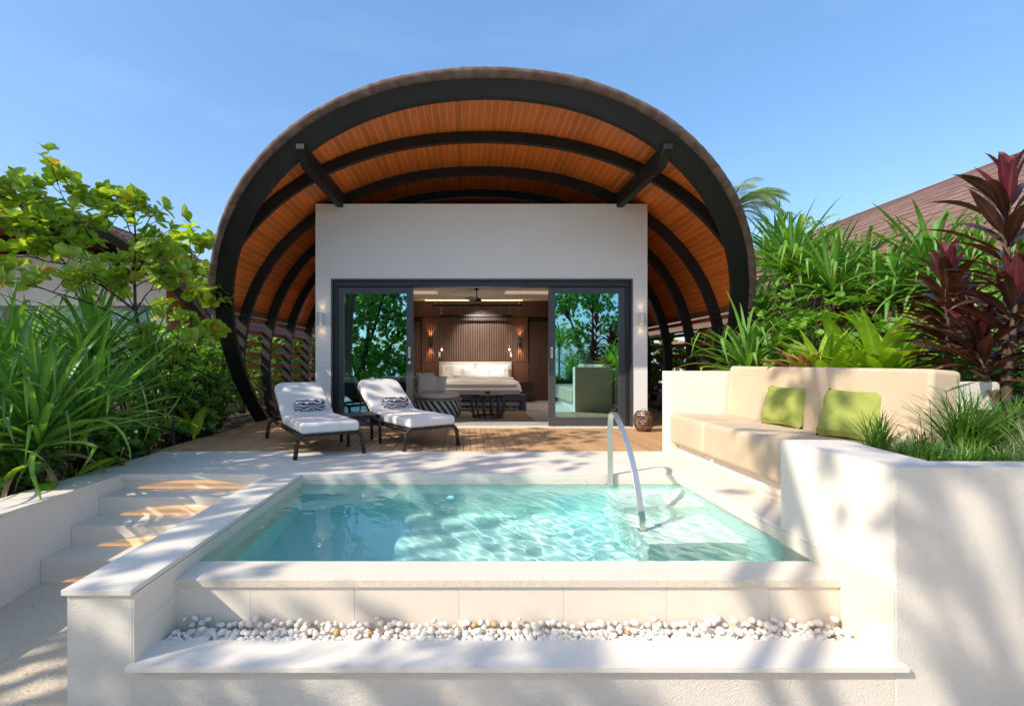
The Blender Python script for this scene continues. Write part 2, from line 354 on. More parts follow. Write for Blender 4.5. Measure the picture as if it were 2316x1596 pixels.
# warm light falling on the risers, modelled as lens-shaped glowing inlays
def glowinlay(y, zb, zt, x0, x1, first=False):
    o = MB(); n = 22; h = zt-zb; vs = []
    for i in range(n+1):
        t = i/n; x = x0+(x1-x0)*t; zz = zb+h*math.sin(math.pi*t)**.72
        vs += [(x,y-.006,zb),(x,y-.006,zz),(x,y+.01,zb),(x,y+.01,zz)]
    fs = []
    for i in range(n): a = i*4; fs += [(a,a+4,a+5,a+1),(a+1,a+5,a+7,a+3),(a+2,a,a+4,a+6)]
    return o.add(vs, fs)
M['riserglow'] = emis('amber_painted_glow', (1,.42,.08), .50, (.80,.62,.42))
def glowmat():
    m = M['riserglow']; n, l = m.node_tree.nodes, m.node_tree.links; b = n['Principled BSDF']
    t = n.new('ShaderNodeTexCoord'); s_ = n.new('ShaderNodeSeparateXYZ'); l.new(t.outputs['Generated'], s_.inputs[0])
    # painted light patch: the glow grows towards its top and bottom rim
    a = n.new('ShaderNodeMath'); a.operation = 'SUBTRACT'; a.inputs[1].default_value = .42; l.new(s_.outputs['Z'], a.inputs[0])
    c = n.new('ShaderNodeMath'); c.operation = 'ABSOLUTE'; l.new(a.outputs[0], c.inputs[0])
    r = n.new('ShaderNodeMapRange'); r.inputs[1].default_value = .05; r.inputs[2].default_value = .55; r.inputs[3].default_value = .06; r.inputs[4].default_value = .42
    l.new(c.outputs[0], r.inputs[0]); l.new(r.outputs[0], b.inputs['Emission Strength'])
glowmat()
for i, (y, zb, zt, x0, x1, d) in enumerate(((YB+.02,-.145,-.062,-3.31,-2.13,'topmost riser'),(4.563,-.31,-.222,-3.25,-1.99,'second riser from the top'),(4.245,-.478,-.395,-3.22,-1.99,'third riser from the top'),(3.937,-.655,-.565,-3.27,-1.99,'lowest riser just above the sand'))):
    tag(glowinlay(y, zb+.002, zt, x0, x1).build('glow_inlay', M['riserglow']), 'amber lens-shaped patch of light, made as a glowing inlay on the '+d, 'step light', 'amber patches of light on the stair risers')

# pool side wall (left) with coping
pw = empty('pool_wall', (0,0,0), label='low wall with broad pale coping between the pool and the steps', cat='wall')
box('wall', (-1.98,2.41,-1.2), (-1.655,YB,-.03), M['plaster_rough'], pw)
for a, b_ in ((2.392,3.25),(3.25,4.10),(4.10,YB)):
    box('coping_stone', (-1.995,a,-.027), (-1.652,b_-.0004,0.0), M['paving'], pw, .0008)
for a, b_, z0, z1 in ((2.412,3.05,-.60,-.20),(3.05,4.0,-.60,-.20),(4.0,YB,-.60,-.03),(2.412,3.05,-.199,-.03),(3.05,4.0,-.199,-.03)):
    box('cladding_panel', (-1.656,a,z0), (-1.648,b_-.002,z1), M['stone'], pw, .001)
# front plinth wall under everything
fw = empty('front_wall', (0,0,0), label='rough white plinth wall below the projecting ledge, at the bottom of the photo', cat='wall')
MB().box((-1.654,2.413,-1.2),(2.125,2.6,-.395)).build('wall', M['plaster_rough'], fw)
ld = empty('stone_ledge', (0,0,0), label='long pale stone ledge in front of the white pebbles', cat='ledge')
for a, b_ in ((-1.668,2.163),):
    box('ledge_stone', (a+(0 if a<-1 else .001),2.372,-.393), (b_-(0 if b_>2 else .001)+.0008,2.605,-.367), M['paving'], ld, .0012)
# pool basin
pb = empty('swimming_pool', (0,0,0), kind='structure')
box('pool_floor', (XL,2.9,-1.12), (XR,YB,-1.04), M['tile_pool'], pb, 0)
box('back_lining', (XL,YB,-1.1), (XR,YB+.02,WZ-.03), M['tile_pool'], pb, 0)
for a, b_ in zip((-1.65,-.70,.25,1.20),(-.70,.25,1.20,2.14)):
    box('waterline_stone', (a+.001,YB+.001,WZ-.03), (b_-.001,YB+.02,-.0605), M['stone'], pb, 0)
box('side_lining', (XL-.02,2.9,-1.1), (XL+.0015,YB,WZ-.03), M['tile_pool'], pb, 0)
box('side_lining', (XR,2.9,-1.1), (XR+.02,YB,WZ-.03), M['tile_pool'], pb, 0)
box('front_lining', (XL,2.96,-1.1), (XR,2.99,WZ-.028), M['tile_pool'], pb, 0)
box('pool_step', (1.38,4.30,-1.04), (XR,YB,-.30), M['tile_step'], pb, .01)
box('pool_step', (1.38,3.70,-1.04), (XR,4.30,-.55), M['tile_step'], pb, .01)
# infinity edge: coping and clad face
for a, b_ in ((XL,XR),):
    o = MB().add([(a+.0003,2.752,WZ-.054),(b_-.001,2.752,WZ-.054),(b_-.001,2.752,WZ-.008),(a+.0003,2.752,WZ-.008),(a+.0003,2.99,WZ-.054),(b_-.001,2.99,WZ-.054),(b_-.001,2.99,WZ-.001),(a+.0003,2.99,WZ-.001)],
        [(0,1,2,3),(3,2,6,7),(1,5,6,2),(0,3,7,4),(4,7,6,5),(0,4,5,1)]).build('edge_coping', M['stone'], pb, bevel=.0012)
    MB().box((a+.002,2.7505,WZ-.05),(b_-.002,2.7525,WZ-.012)).build('sawn_edge', M['stone_edge'], pb)
pxs = [XL,-1.229,-.637,-.043,.554,1.14,1.725,XR]
for a, b_ in zip(pxs[:-1], pxs[1:]):
    box('cladding_panel', (a+.0006,2.768,-.60), (b_-.0006,2.785,WZ-.055), M['stone'], pb, .001)
box('pool_structure', (XL,2.786,-1.2), (XR,2.96,WZ-.06), M['stone'], pb, 0)
# right pool wall below the terrace level + its paving strip
rw = empty('poolside_ledge', (0,0,0), label='narrow pale stone walkway between the pool and the beige bench', cat='ledge')
for a, b_ in ((3.292,4.05),(4.05,YB)):
    box('coping_stone', (XR+.001,a,-.03), (2.78,b_-.0012,0), M['paving'], rw, .003)
for a, b_, z0, z1 in ((3.29,4.1,WZ-.03,-.031),(4.1,YB,WZ-.03,-.031)):
    box('cladding_panel', (XR-.002,a,z0), (XR+.02,b_,z1), M['stone'], rw, 0)
MB().box((XR+.02,2.6,-1.1),(3.4,YB,-.032)).build('wall_core', M['plaster'], rw)
# planter block (right front)
pl = empty('planter_wall', (0,0,0), label='big white planter wall with rough front face in the right foreground', cat='wall')
PT = .60
MB().prism([(2.128,2.41),(5.2,2.41),(5.2,2.565),(2.44,2.565),(2.54,3.26),(2.13,3.29)], -1.2, PT).build('wall', M['plaster_rough'], pl, bevel=.006)
MB().box((2.1245,2.415,-.002),(2.1275,3.288,PT-.008)).build('side_render', M['plaster'], pl)
for z0, z1 in ((-.60,-.175),(-.173,-.004)):
    box('cladding_panel', (2.120,2.414,z0), (2.1275,2.75 if z0<-.3 else 3.288,z1), M['stone'], pl, .001)
MB().box((2.46,2.56,-.5),(5.2,3.32,.53)).build('soil', M['soil'], pl)
tag(pl, kind=None)
# garden walls and beds on the right
wa = MB().box((2.455,5.87,-.1),(3.30,6.10,1.012)).build('end_wall', M['plaster'], bevel=.006)
tag(wa, 'white end wall closing the far end of the beige bench', 'wall')
wb = MB().box((3.33,3.30,-.1),(3.62,3.42,.985)).build('garden_wall', M['plaster'], bevel=.005)
tag(wb, 'short white wall section right of the bench behind the grasses', 'wall')
wc = MB().box((3.36,3.42,-.1),(3.46,6.10,.98)).build('retaining_wall', M['plaster'], bevel=.004)
tag(wc, 'white retaining wall hidden behind the bench backrest', 'wall')
MB_ = MB().box((3.46,2.57,-.7),(14,6.10,.80)); tag(MB_.build('raised_bed', M['soil']), kind='structure')
tag(MB().box((4.62,6.10,-.7),(14,26,.02)).build('garden_ground', M['soil']), kind='structure')
tag(MB().box((-16,-2,-.7),(-3.84,12.0,-.10)).build('planting_bed', M['soil']), kind='structure')
tag(MB().box((-16,12.0,-.7),(-4.6,26,.0)).build('rear_garden_ground', M['soil']), kind='structure')

# timber deck
dk = empty('timber_deck', (0,0,0), kind='structure')
pitch = .0905; x = -3.93; i = 0
while x < 4.55:
    c = x+pitch/2
    y0 = 6.135 if c < 2.45 else 6.105
    y1 = 8.295 if -2.66 < c < 3.17 else 14.0
    if not (2.40 < c < 2.47 and False):
        if 2.36 < c < 2.46: y0 = 6.135
        box('deck_board', (x+.003,y0,-.03), (x+pitch-.003,y1,-.002+random.uniform(-.0008,.0008)), M['deck'], dk, .0015, 1)
    x += pitch
MB().box((-3.92,6.13,-.6),(4.5,14.0,-.035)).build('deck_base', M['deck_gap'], dk)
MB().box((-3.95,6.13,-.6),(-3.93,14.0,-.003)).build('deck_fascia', M['deck'], dk)
# ================================================================== VAULTED VILLAS
VX, VZ, VA, VB, VN = .25, 1.067, 4.425, 3.57, 2.155
def prof(s, off=0.0):
    """point of the vault cross-section; s runs from the left foot (0) over the top to the right foot (1)"""
    a0 = math.pi+math.asin(.28); a1 = -math.asin(.28); a = a0+(a1-a0)*s
    c, q = math.cos(a), math.sin(a); A, B = VA+off, VB+off
    return VX+A*math.copysign(abs(c)**(2/VN), c), VZ+B*math.copysign(abs(q)**(2/VN), q)
_N = 600; _S = [prof(i/_N) for i in range(_N+1)]
_L = [0]
for i in range(_N): _L.append(_L[-1]+math.hypot(_S[i+1][0]-_S[i][0], _S[i+1][1]-_S[i][1]))
LT = _L[-1]
def s_at(length):
    lo, hi = 0, _N
    while hi-lo > 1:
        m = (lo+hi)//2
        if _L[m] < length: lo = m
        else: hi = m
    return (lo+(length-_L[lo])/(_L[hi]-_L[lo]))/_N
def pt(length, off=0.0):           # by arc length, pushed outward by off along the normal
    s = s_at(max(1e-4, min(LT-1e-4, length))); e = 2e-3
    x0, z0 = prof(max(0,s-e)); x1, z1 = prof(min(1,s+e)); t = Vector((x1-x0, z1-z0)).normalized()
    x, z = prof(s); n = Vector((-t.y, t.x))
    return x+n.x*off, z+n.y*off, t
def yfront(z): return 9.306-.704*z
# arc lengths at which the roof covering starts (z about 2.08 on both sides)
E0 = next(_L[i] for i in range(_N) if _S[i][1] > 2.10); E1 = LT-E0
YEND = 22.0
def rib_mesh(depth0, thick, yfun, l0, l1, n=72, cut=None):
    vs = []; fs = []; k = 0
    for i in range(n+1):
        L = l0+(l1-l0)*i/n; nx_ = abs(pt(L)[2].y); depth = depth0+(.085*nx_ if depth0 < .15 else .02*nx_)
        xo, zo, _ = pt(L, .028 if depth0 < .15 else -.015); xi, zi, _ = pt(L, -.015-depth)
        if cut and yfun(zo) < yfront(zo)+.07: continue
        for dy in (0, thick): vs += [(xo,yfun(zo)+dy,zo),(xi,yfun(zi)+dy,zi)]
        k += 1
    for i in range(k-1):
        a = i*4; fs += [(a,a+1,a+5,a+4),(a+2,a+6,a+7,a+3),(a+1,a+3,a+7,a+5),(a,a+4,a+6,a+2)]
    fs += [(0,2,3,1),((k-1)*4,(k-1)*4+1,(k-1)*4+3,(k-1)*4+2)]
    return MB().add(vs, fs)
_tab = MB().box((-.148,0,0),(.148,.165,.014))
_tabv = np.array(_tab.v); _tabf = list(_tab.f)
def villa(name, label, dx, dy, near, main=False, nobj=0):
    v = empty(name, (0,0,0), label=label, cat='villa')
    if not main: v['group'] = 'neighbouring villas with arched shingle roofs'
    off = Vector((dx,dy,0)); L = []
    def put(o): L.append(o); return o
    # structural ribs
    put(rib_mesh(.140, .09, yfront, 0, LT, 96).build('rib', M['rib'], v, smooth=False))
    ys = [7.38,8.70,9.85,11.0,12.25] + ([13.5,14.75,16.0] if main else [14.0,16,18,20])
    for y in ys: put(rib_mesh(.151, .08, (lambda z, y=y: y), 0, LT, 72, cut=True if y < 9.4 else None).build('rib', M['rib'], v))
    # soffit planks
    pitch = .104; n = int((E1-E0)/pitch); pitch = (E1-E0)/n
    yend = YEND-.2
    if main:
        for i in range(n):
            La = E0+i*pitch+.0045; Lb = E0+(i+1)*pitch-.0045
            xa, za, _ = pt(La, -.004); xb, zb, _ = pt(Lb, -.004); xa2, za2, _ = pt(La, .012); xb2, zb2, _ = pt(Lb, .012)
            vs = [(xa,yfront(za)+.095,za),(xb,yfront(zb)+.095,zb),(xb2,yfront(zb2)+.095,zb2),(xa2,yfront(za2)+.095,za2)]
            vs += [(p[0],yend,p[2]) for p in vs]
            put(MB().add(vs, [(0,1,2,3),(7,6,5,4),(0,4,5,1),(1,5,6,2),(2,6,7,3),(3,7,4,0)]).build('soffit_plank', M['soffit'], v))
    # lining above planks + roof shell + rounded granular front edge
    def strip(o0, o1, y0, yE, m, nm, l0=E0, l1=E1, nn=90, smooth=True):
        vs = []; fs = []
        for i in range(nn+1):
            Lx = l0+(l1-l0)*i/nn; xa, za, _ = pt(Lx, o0); xb, zb, _ = pt(Lx, o1)
            vs += [(xa,yfront(za)+y0,za),(xb,yfront(zb)+y0,zb),(xa,yE,za),(xb,yE,zb)]
        for i in range(nn):
            a = i*4; fs += [(a,a+4,a+5,a+1),(a+2,a+3,a+7,a+6),(a,a+2,a+6,a+4),(a+1,a+5,a+7,a+3)]
        fs += [(0,1,3,2),(nn*4,nn*4+2,nn*4+3,nn*4+1)]
        return put(MB().add(vs, fs).build(nm, m, v))
    strip(-.0008 if main else .0125, .03, .12, YEND-.1, M['soffit_gap'] if main else M['soffit'], 'lining')
    strip(.0305, .078, .0, YEND, M['roofedge'], 'roof_shell')
    # eave boards
    for l0, l1 in ((E0-.11,E0-.004),(E1+.004,E1+.11)):
        strip(-.01, .03, .02, YEND-.2, M['eave'], 'eave_board', l0, l1, 2)
    # granular rolled edge: lumpy ring just in front of the shell
    rnd = random.Random(3); vs = []; fs = []; nn = 260; ring = 8; ex = .12
    for i in range(nn+1):
        Lx = E0-.14+(E1-E0+.28)*i/nn; w = 1+.04*math.sin(i*.21)+rnd.uniform(-.02,.02); lo = .018 if .02 < i/nn < .98 else 0
        for k in range(ring):
            a = 2*math.pi*k/ring; r_ = .048+.008*rnd.random()*(k in (1,2,3)); o = .050+r_*w*math.sin(a); yy = .045*math.cos(a)*w-.01
            x_, z_, _ = pt(Lx, o); vs.append((x_, yfront(z_)+yy, z_))
    for i in range(nn):
        for k in range(ring): fs.append((i*ring+k, (i+1)*ring+k, (i+1)*ring+(k+1)%ring, i*ring+(k+1)%ring))
    fs += [tuple(range(ring)), tuple(nn*ring+k for k in range(ring-1,-1,-1))]
    put(MB().add(vs, fs).build('roof_edge', M['roofedge'], v, smooth=True))
    # shingles: stepped tabs; the nearest are single objects, the others one part
    tabs = []; exp = .135; w = .30; rr = random.Random(11)
    nrow = int((E1-E0+.2)/exp)
    for r_ in range(nrow):
        up = r_ < nrow/2                                       # courses climb from both eaves to the crown
        Lr = E0-.10+r_*exp if up else E1+.10-(nrow-1-r_)*exp
        x_, z_, t = pt(Lr, .084); t3 = Vector((t.x,0,t.y))*(1 if up else -1); nrm = Vector((-t.y,0,t.x))
        up3 = (t3-nrm*.085).normalized(); nn_ = up3.cross(Vector((0,1,0))); nn_ = nn_ if nn_.dot(nrm) > 0 else -nn_
        yv = Vector((0,1,0)); yv = yv if yv.cross(up3).dot(nn_) > 0 else -yv
        y = yfront(z_)+.03+rr.uniform(-.02,.03); first = True
        while y < YEND:
            m = Matrix((yv,up3,nn_)).transposed().to_4x4(); m.translation = Vector((x_,y+.15,z_))+nrm*(.012+rr.uniform(0,.006))
            tabs.append((m, first)); y += w; first = False
    if main: near_t = [m for m, f in tabs if f or m.translation.y < yfront(m.translation.z)+.75][:300]
    else:
        seen = sorted(tabs, key=lambda q: (q[0].translation+off-Vector((0,0,EYE))).length if near(q[0].translation+off) else 1e9)
        near_t = [m for m, f in seen[:nobj]]
    ids = set(id(m) for m in near_t); far_t = [m for m, f in tabs if id(m) not in ids]
    tm = _tab.mesh('shingle', M['shingle'])
    for m in near_t: L.append(inst('shingle', tm, v, m))
    o = join_insts([((_tabv,_tabf), m) for m in far_t], 'shingle', M['shingle'], v); o.data.shade_flat(); put(o)
    # rows of horizontal fence slats between the ribs
    for side in (0, 1):
        for k in range(9):
            z = .13+k*.222
            if z > 2.0: break
            Lx = next(_L[i] for i in range(_N) if _S[i][1] > z); Lx = Lx if side == 0 else LT-Lx
            x_, z_, t = pt(Lx, .008); y0 = yfront(z)+.15+random.uniform(-.05,.05)
            ang = math.atan2(t.y, t.x) - (math.pi/2 if side == 0 else -math.pi/2)
            m = Matrix.Translation((x_,0,z_)) @ Matrix.Rotation(-ang, 4, 'Y')
            put(MB().box((-.011,y0,-.037),(.011,YEND-.3,.037), m).build('slat', M['slat'], v))
    # body
    if main: body_main(v, put)
    else:
        W = put(MB()
          .box((-2.62,8.44,-.3),(-2.35,8.66,3.88)).box((2.885,8.44,-.3),(3.14,8.66,3.88)).box((-2.349,8.44,2.57),(2.884,8.66,3.88)).box((-2.349,8.44,-.3),(2.884,8.66,-.001))
          .box((-2.615,8.661,-.3),(-2.45,YEND-1,3.0)).box((2.975,8.661,-.3),(3.135,YEND-1,3.0)).build('wall', M['plaster'], v))
        for a, b_ in ((-2.34,-1.05),(-1.04,.26),(.27,1.57),(1.58,2.87)):
            fr = put(MB().box((a,8.5,0),(a+.09,8.56,2.56)).box((b_-.09,8.5,0),(b_,8.56,2.56)).box((a+.091,8.5,2.45),(b_-.091,8.56,2.56)).box((a+.091,8.5,0),(b_-.091,8.56,.14)).build('sliding_door', M['frame'], v))
            put(MB().box((a+.09,8.525,.14),(b_-.09,8.533,2.45)).build('pane', M['glass_dark'], fr))
        # teal curtains behind the panes
        cv = []; cf = []
        for i in range(160): cv += [(-2.3+i*.0325,8.9+.03*math.sin(i*.9),0),(-2.3+i*.0325,8.9+.03*math.sin(i*.9),2.7)]
        cf = [(2*i,2*i+2,2*i+3,2*i+1) for i in range(159)]
        put(MB().add(cv, cf).build('curtain', M['curtain'], v, smooth=True))
        put(MB().box((-2.4,9.2,-.2),(2.9,9.3,2.9)).build('inner_wall', M['darkwood'], v))
    if dx or dy:
        for o in L:
            if o.parent == v: o.matrix_basis = Matrix.Translation(off) @ o.matrix_basis
    return v
M['curtain'] = mat('teal_curtain', (.035,.14,.17), .8, bump=.2, bscale=9)

def body_main(v, put):
    Y = 8.44; T = 3.865
    put(MB().prism([(-2.62,0),(-2.35,0),(-2.35,2.57),(2.885,2.57),(2.885,0),(3.14,0),(3.14,T),(-2.62,T)], 0, 1).build('x', M['facade']))  # replaced below
    o = L_last = bpy.data.objects['x']; me = o.data
    for vt in me.vertices: vt.co = (vt.co.x, Y+vt.co.z*.21, vt.co.y)
    me.flip_normals(); me.update(); o.name = 'front_wall'; o.parent = v
    put(MB().box((-2.615,Y+.211,0),(-2.45,15.2,3.2)).box((2.975,Y+.211,0),(3.135,15.2,3.2)).box((-2.449,14.95,0),(2.974,15.2,3.2)).build('side_wall', M['plaster'], v))
    put(box('ceiling', (-2.449,Y+.212,2.93), (2.974,14.949,3.1), M['ceiling'], v, 0))
    # threshold and room floor
    put(box('threshold', (-2.62,8.30,-.05), (3.14,8.64,-.0005), M['paving'], v, .003))
    for i in range(6):
        for j in range(7):
            put(MB().box((-2.448+i*.905,8.642+j*.9,-.05),(-2.448+(i+1)*.905-.003,8.642+(j+1)*.9-.003,0)).build('floor_tile', M['floor_in'], v))
    # two lamps of lit coves in the ceiling
    for x0, x1 in ((-1.9,-.75),(1.0,2.6)):
        put(MB().box((x0,12.35,2.9255),(x1,12.9,2.9295)).build('ceiling_light', M['cove'], v))
    put(MB().tube([(-1.2,14.1,2.915),(-.2,14.1,2.912),(.8,14.1,2.908),(1.62,14.1,2.914)], .012, 6).build('led_strip', M['led'], v))
    # slatted timber back wall
    put(MB().box((-2.448,14.36,0),(2.973,14.949,2.929)).build('wall_backing', M['slatback'], v))
    s1 = MB(); x = -2.43
    while x < 2.95: s1.box((x,14.30,2.46),(x+.028,14.36,2.928)); x += .0512
    o = s1.build('upper_slats', M['slatwood'], v); o['kind'] = 'stuff'; put(o)
    s1 = MB(); x = -1.30
    while x < 1.80: s1.box((x,14.30,1.135),(x+.028,14.36,2.43)); x += .0512
    o = s1.build('lower_slats', M['slatwood'], v); o['kind'] = 'stuff'; put(o)
    for a, b_ in ((-1.32,-.79),(1.31,1.83)): put(box('wall_panel', (a,14.31,0), (b_,14.359,1.13), M['darkpanel'], v, .002))
    put(box('wardrobe_door', (1.85,14.28,0), (2.972,14.358,2.30), M['darkwood'], v, .003))
    put(box('wardrobe_door', (-2.447,14.28,0), (-1.34,14.358,2.30), M['darkwood'], v, .003))
    put(box('wardrobe_head', (1.85,14.27,2.302), (2.972,14.358,2.45), M['slatback'], v, .002))
    put(box('wardrobe_head', (-2.447,14.27,2.302), (-1.34,14.358,2.45), M['slatback'], v, .002))
    # door frame
    f = MB().box((-2.3485,Y-.012,0),(-2.318,Y+.195,2.568)).box((2.853,Y-.012,0),(2.8835,Y+.195,2.568)).box((-2.3175,Y-.012,2.538),(2.8525,Y+.195,2.568))
    put(f.build('door_frame', M['frame'], v, bevel=.002))
    put(MB().box((-2.3175,Y+.035,2.44),(2.8525,Y+.19,2.537)).box((-2.3175,Y+.05,0),(-2.25,Y+.19,2.439)).box((2.785,Y+.05,0),(2.8525,Y+.19,2.439)).build('track_head', M['frame_dark'], v, bevel=.002))
    # sliding leaves
    for x0, x1, hx, kh in ((-2.268,-.935,-1.0,True),(1.442,2.79,1.495,False)):
        y = 8.555
        lf = put(MB().box((x0,y-.028,.008),(x0+.118,y+.028,2.436)).box((x1-.118,y-.028,.008),(x1,y+.028,2.436)).box((x0+.1185,y-.028,2.325),(x1-.1185,y+.028,2.436)).box((x0+.1185,y-.028,.008),(x1-.1185,y+.028,.155)).build('sliding_door', M['frame'], v, bevel=.003))
        MB().box((x0+.117,y-.006,.153),(x1-.117,y+.006,2.327)).build('glass_pane', M['glass'], lf)
        h = MB()
        for c, s_ in ((0,1),): h.box((hx-.019,y-.036,1.20),(hx+.019,y-.029,1.385))
        h.build('handle', M['chrome'], lf, bevel=.018, seg=4)
        MB().box((hx-.006,y-.040,1.225),(hx+.006,y-.0365,1.36)).build('handle_grip', M['frame'], lf, bevel=.003)
        if kh: MB().lathe([(0,-.007),(.026,-.007),(.026,0),(0,0)], n=20).build('keyhole', M['chrome'], lf, loc=(hx,y-.029,1.115), rot=(R(90),0,0))
    # two purlins resting under the vault and poking out past the front rib
    for x in (-2.19, 2.66):
        yb_ = 12.0; vs = []
        pr = [(6.40,3.925),(6.62,3.755),(yb_,3.90),(yb_,4.12),(6.50,4.005),(6.40,3.995)]
        for dx_ in (-.055,.055): vs += [(x+dx_,a,b) for a, b in pr]
        put(MB().add(vs, [(5,4,3,2,1,0),(6,7,8,9,10,11)]+[(k,(k+1)%6,6+(k+1)%6,6+k) for k in range(6)]).build('purlin', M['rib'], v, bevel=.004))
M['cove'] = emis('lit_ceiling_cove', (1,.76,.52), .17, (.6,.55,.5))
M['darkpanel'] = mat('red_walnut_panel', (.15,.065,.035), .4, (.11,.045,.025), 5, 6, stretch=(8,8,.8))
main_villa = villa('pool_villa', 'central white villa under a tilted black-ribbed arch roof lined with orange timber', 0, 0, None, True)
villa('neighbour_villa', 'neighbouring villa with white wall and arched dark eave behind the trees on the left', -10.85, 4.05, lambda p: p.x > -10.6 and p.y < 19, nobj=170)
villa('neighbour_villa', 'neighbouring villa on the right, only its long brown shingle roof visible', 10.50, -4.5, lambda p: p.x < 10.6 and p.x/p.y < 1.2 and p.z > 2.0, nobj=300)

# facade lamps (lit, up and down)
def spot(name, loc, direction, e, col, size=R(75), r=.02, parent=None, blend=.6):
    d = bpy.data.lights.new(name, 'SPOT'); d.energy = e; d.color = col; d.spot_size = size; d.spot_blend = blend; d.shadow_soft_size = r
    o = bpy.data.objects.new(name, d); link(o, parent); o.location = loc; o.rotation_euler = Vector(direction).to_track_quat('-Z','Y').to_euler(); return o
for x, w in ((-2.50,'left'),(3.02,'right')):
    t = empty('wall_lamp', (x,8.35,1.87), label='small white cylindrical wall lamp glowing up and down on the %s end of the facade' % w, cat='wall lamp', group='cylinder lamps on the facade')
    MB().lathe([(.030,-.095),(.042,-.095),(.045,-.088),(.045,.088),(.042,.095),(.030,.095)]).build('shade', M['whitepaint'], t, smooth=True)
    MB().box((-.025,.04,-.05),(.025,.088,.05)).build('bracket', M['whitepaint'], t, bevel=.003)
    MB().lathe([(0,-.09),(.029,-.09)]).lathe([(0,.09),(.029,.09)]).build('bulb', M['bulb'], t)
    for s_ in (-1,1): spot('lamp_light', (0,.02,.10*s_), (0,.28,s_), .5, (1,.58,.38), R(60), .02, t)
# door track handle etc. done; roof complete
# ================================================================== FURNITURE AND OBJECTS
def cushion(lx, ly, lz, m, name, parent=None, nx=18, ny=14, pinch=.12, edge=.25, wr=.006, seed=0, loc=None, rot=None, corner=1.0):
    """soft closed cushion: two bulging sheets that meet at a seam"""
    rnd = random.Random(seed); vs = []; fs = []; ph = [rnd.uniform(0,6) for _ in range(6)]
    for s_ in (1,-1):
        for j in range(ny+1):
            for i in range(nx+1):
                u = -1+2*i/nx; v = -1+2*j/ny
                px = u*(1-pinch*(1-v*v)*0-pinch*abs(u)**3*(1-v*v)*.6); py = v*(1-pinch*abs(v)**3*(1-u*u)*.6)
                h = (max(0,1-abs(u)**(2/edge))*max(0,1-abs(v)**(2/edge)))**.5
                h = h**.8
                wz = wr*(math.sin(u*7+ph[0]+v*3)*math.sin(v*6+ph[1])+.6*math.sin(u*15+ph[2]-v*9))*h
                vs.append((px*lx/2, py*ly/2, s_*(h*lz/2)+wz))
    n1 = (nx+1)*(ny+1)
    for j in range(ny):
        for i in range(nx):
            a = j*(nx+1)+i; fs.append((a,a+1,a+nx+2,a+nx+1)); b = a+n1; fs.append((b,b+nx+1,b+nx+2,b+1))
    per = [i for i in range(nx+1)]+[(j)*(nx+1)+nx for j in range(1,ny+1)]+[ny*(nx+1)+i for i in range(nx-1,-1,-1)]+[j*(nx+1) for j in range(ny-1,0,-1)]
    for a, b in zip(per, per[1:]+per[:1]): fs.append((b,a,a+n1,b+n1))
    return MB().add(vs, fs).build(name, m, parent, smooth=True, loc=loc, rot=rot)
def softbox(name, lo, hi, m, parent=None, r=.04, seg=4, **k): return box(name, lo, hi, m, parent, bevel=r, seg=seg, **k)

# --- printed bolster fabric: big white monstera leaves on grey
def printmat():
    m, n, l, b = newmat('grey_leaf_print_fabric'); b.inputs['Roughness'].default_value = .85
    t = n.new('ShaderNodeTexCoord'); mp = n.new('ShaderNodeMapping'); mp.inputs['Scale'].default_value = (1,1,1); mp.inputs['Rotation'].default_value = (0,0,R(25))
    w = n.new('ShaderNodeTexNoise'); w.inputs['Scale'].default_value = 7; ad = n.new('ShaderNodeMix'); ad.data_type = 'RGBA'; ad.inputs['Factor'].default_value = .12
    v = n.new('ShaderNodeTexWave'); v.inputs['Scale'].default_value = 8.5; v.inputs['Distortion'].default_value = 9; v.inputs['Detail'].default_value = 1.2; v.inputs['Detail Scale'].default_value = 1.3
    r = n.new('ShaderNodeValToRGB'); r.color_ramp.interpolation = 'CONSTANT'; r.color_ramp.elements[0].color = (.085,.08,.10,1); r.color_ramp.elements[1].position = .66; r.color_ramp.elements[1].color = (.70,.69,.70,1)
    l.new(t.outputs['Object'], mp.inputs[0]); l.new(mp.outputs[0], v.inputs['Vector']); l.new(v.outputs[0], r.inputs[0]); l.new(r.outputs[0], b.inputs['Base Color'])
    return m
M['print'] = printmat()

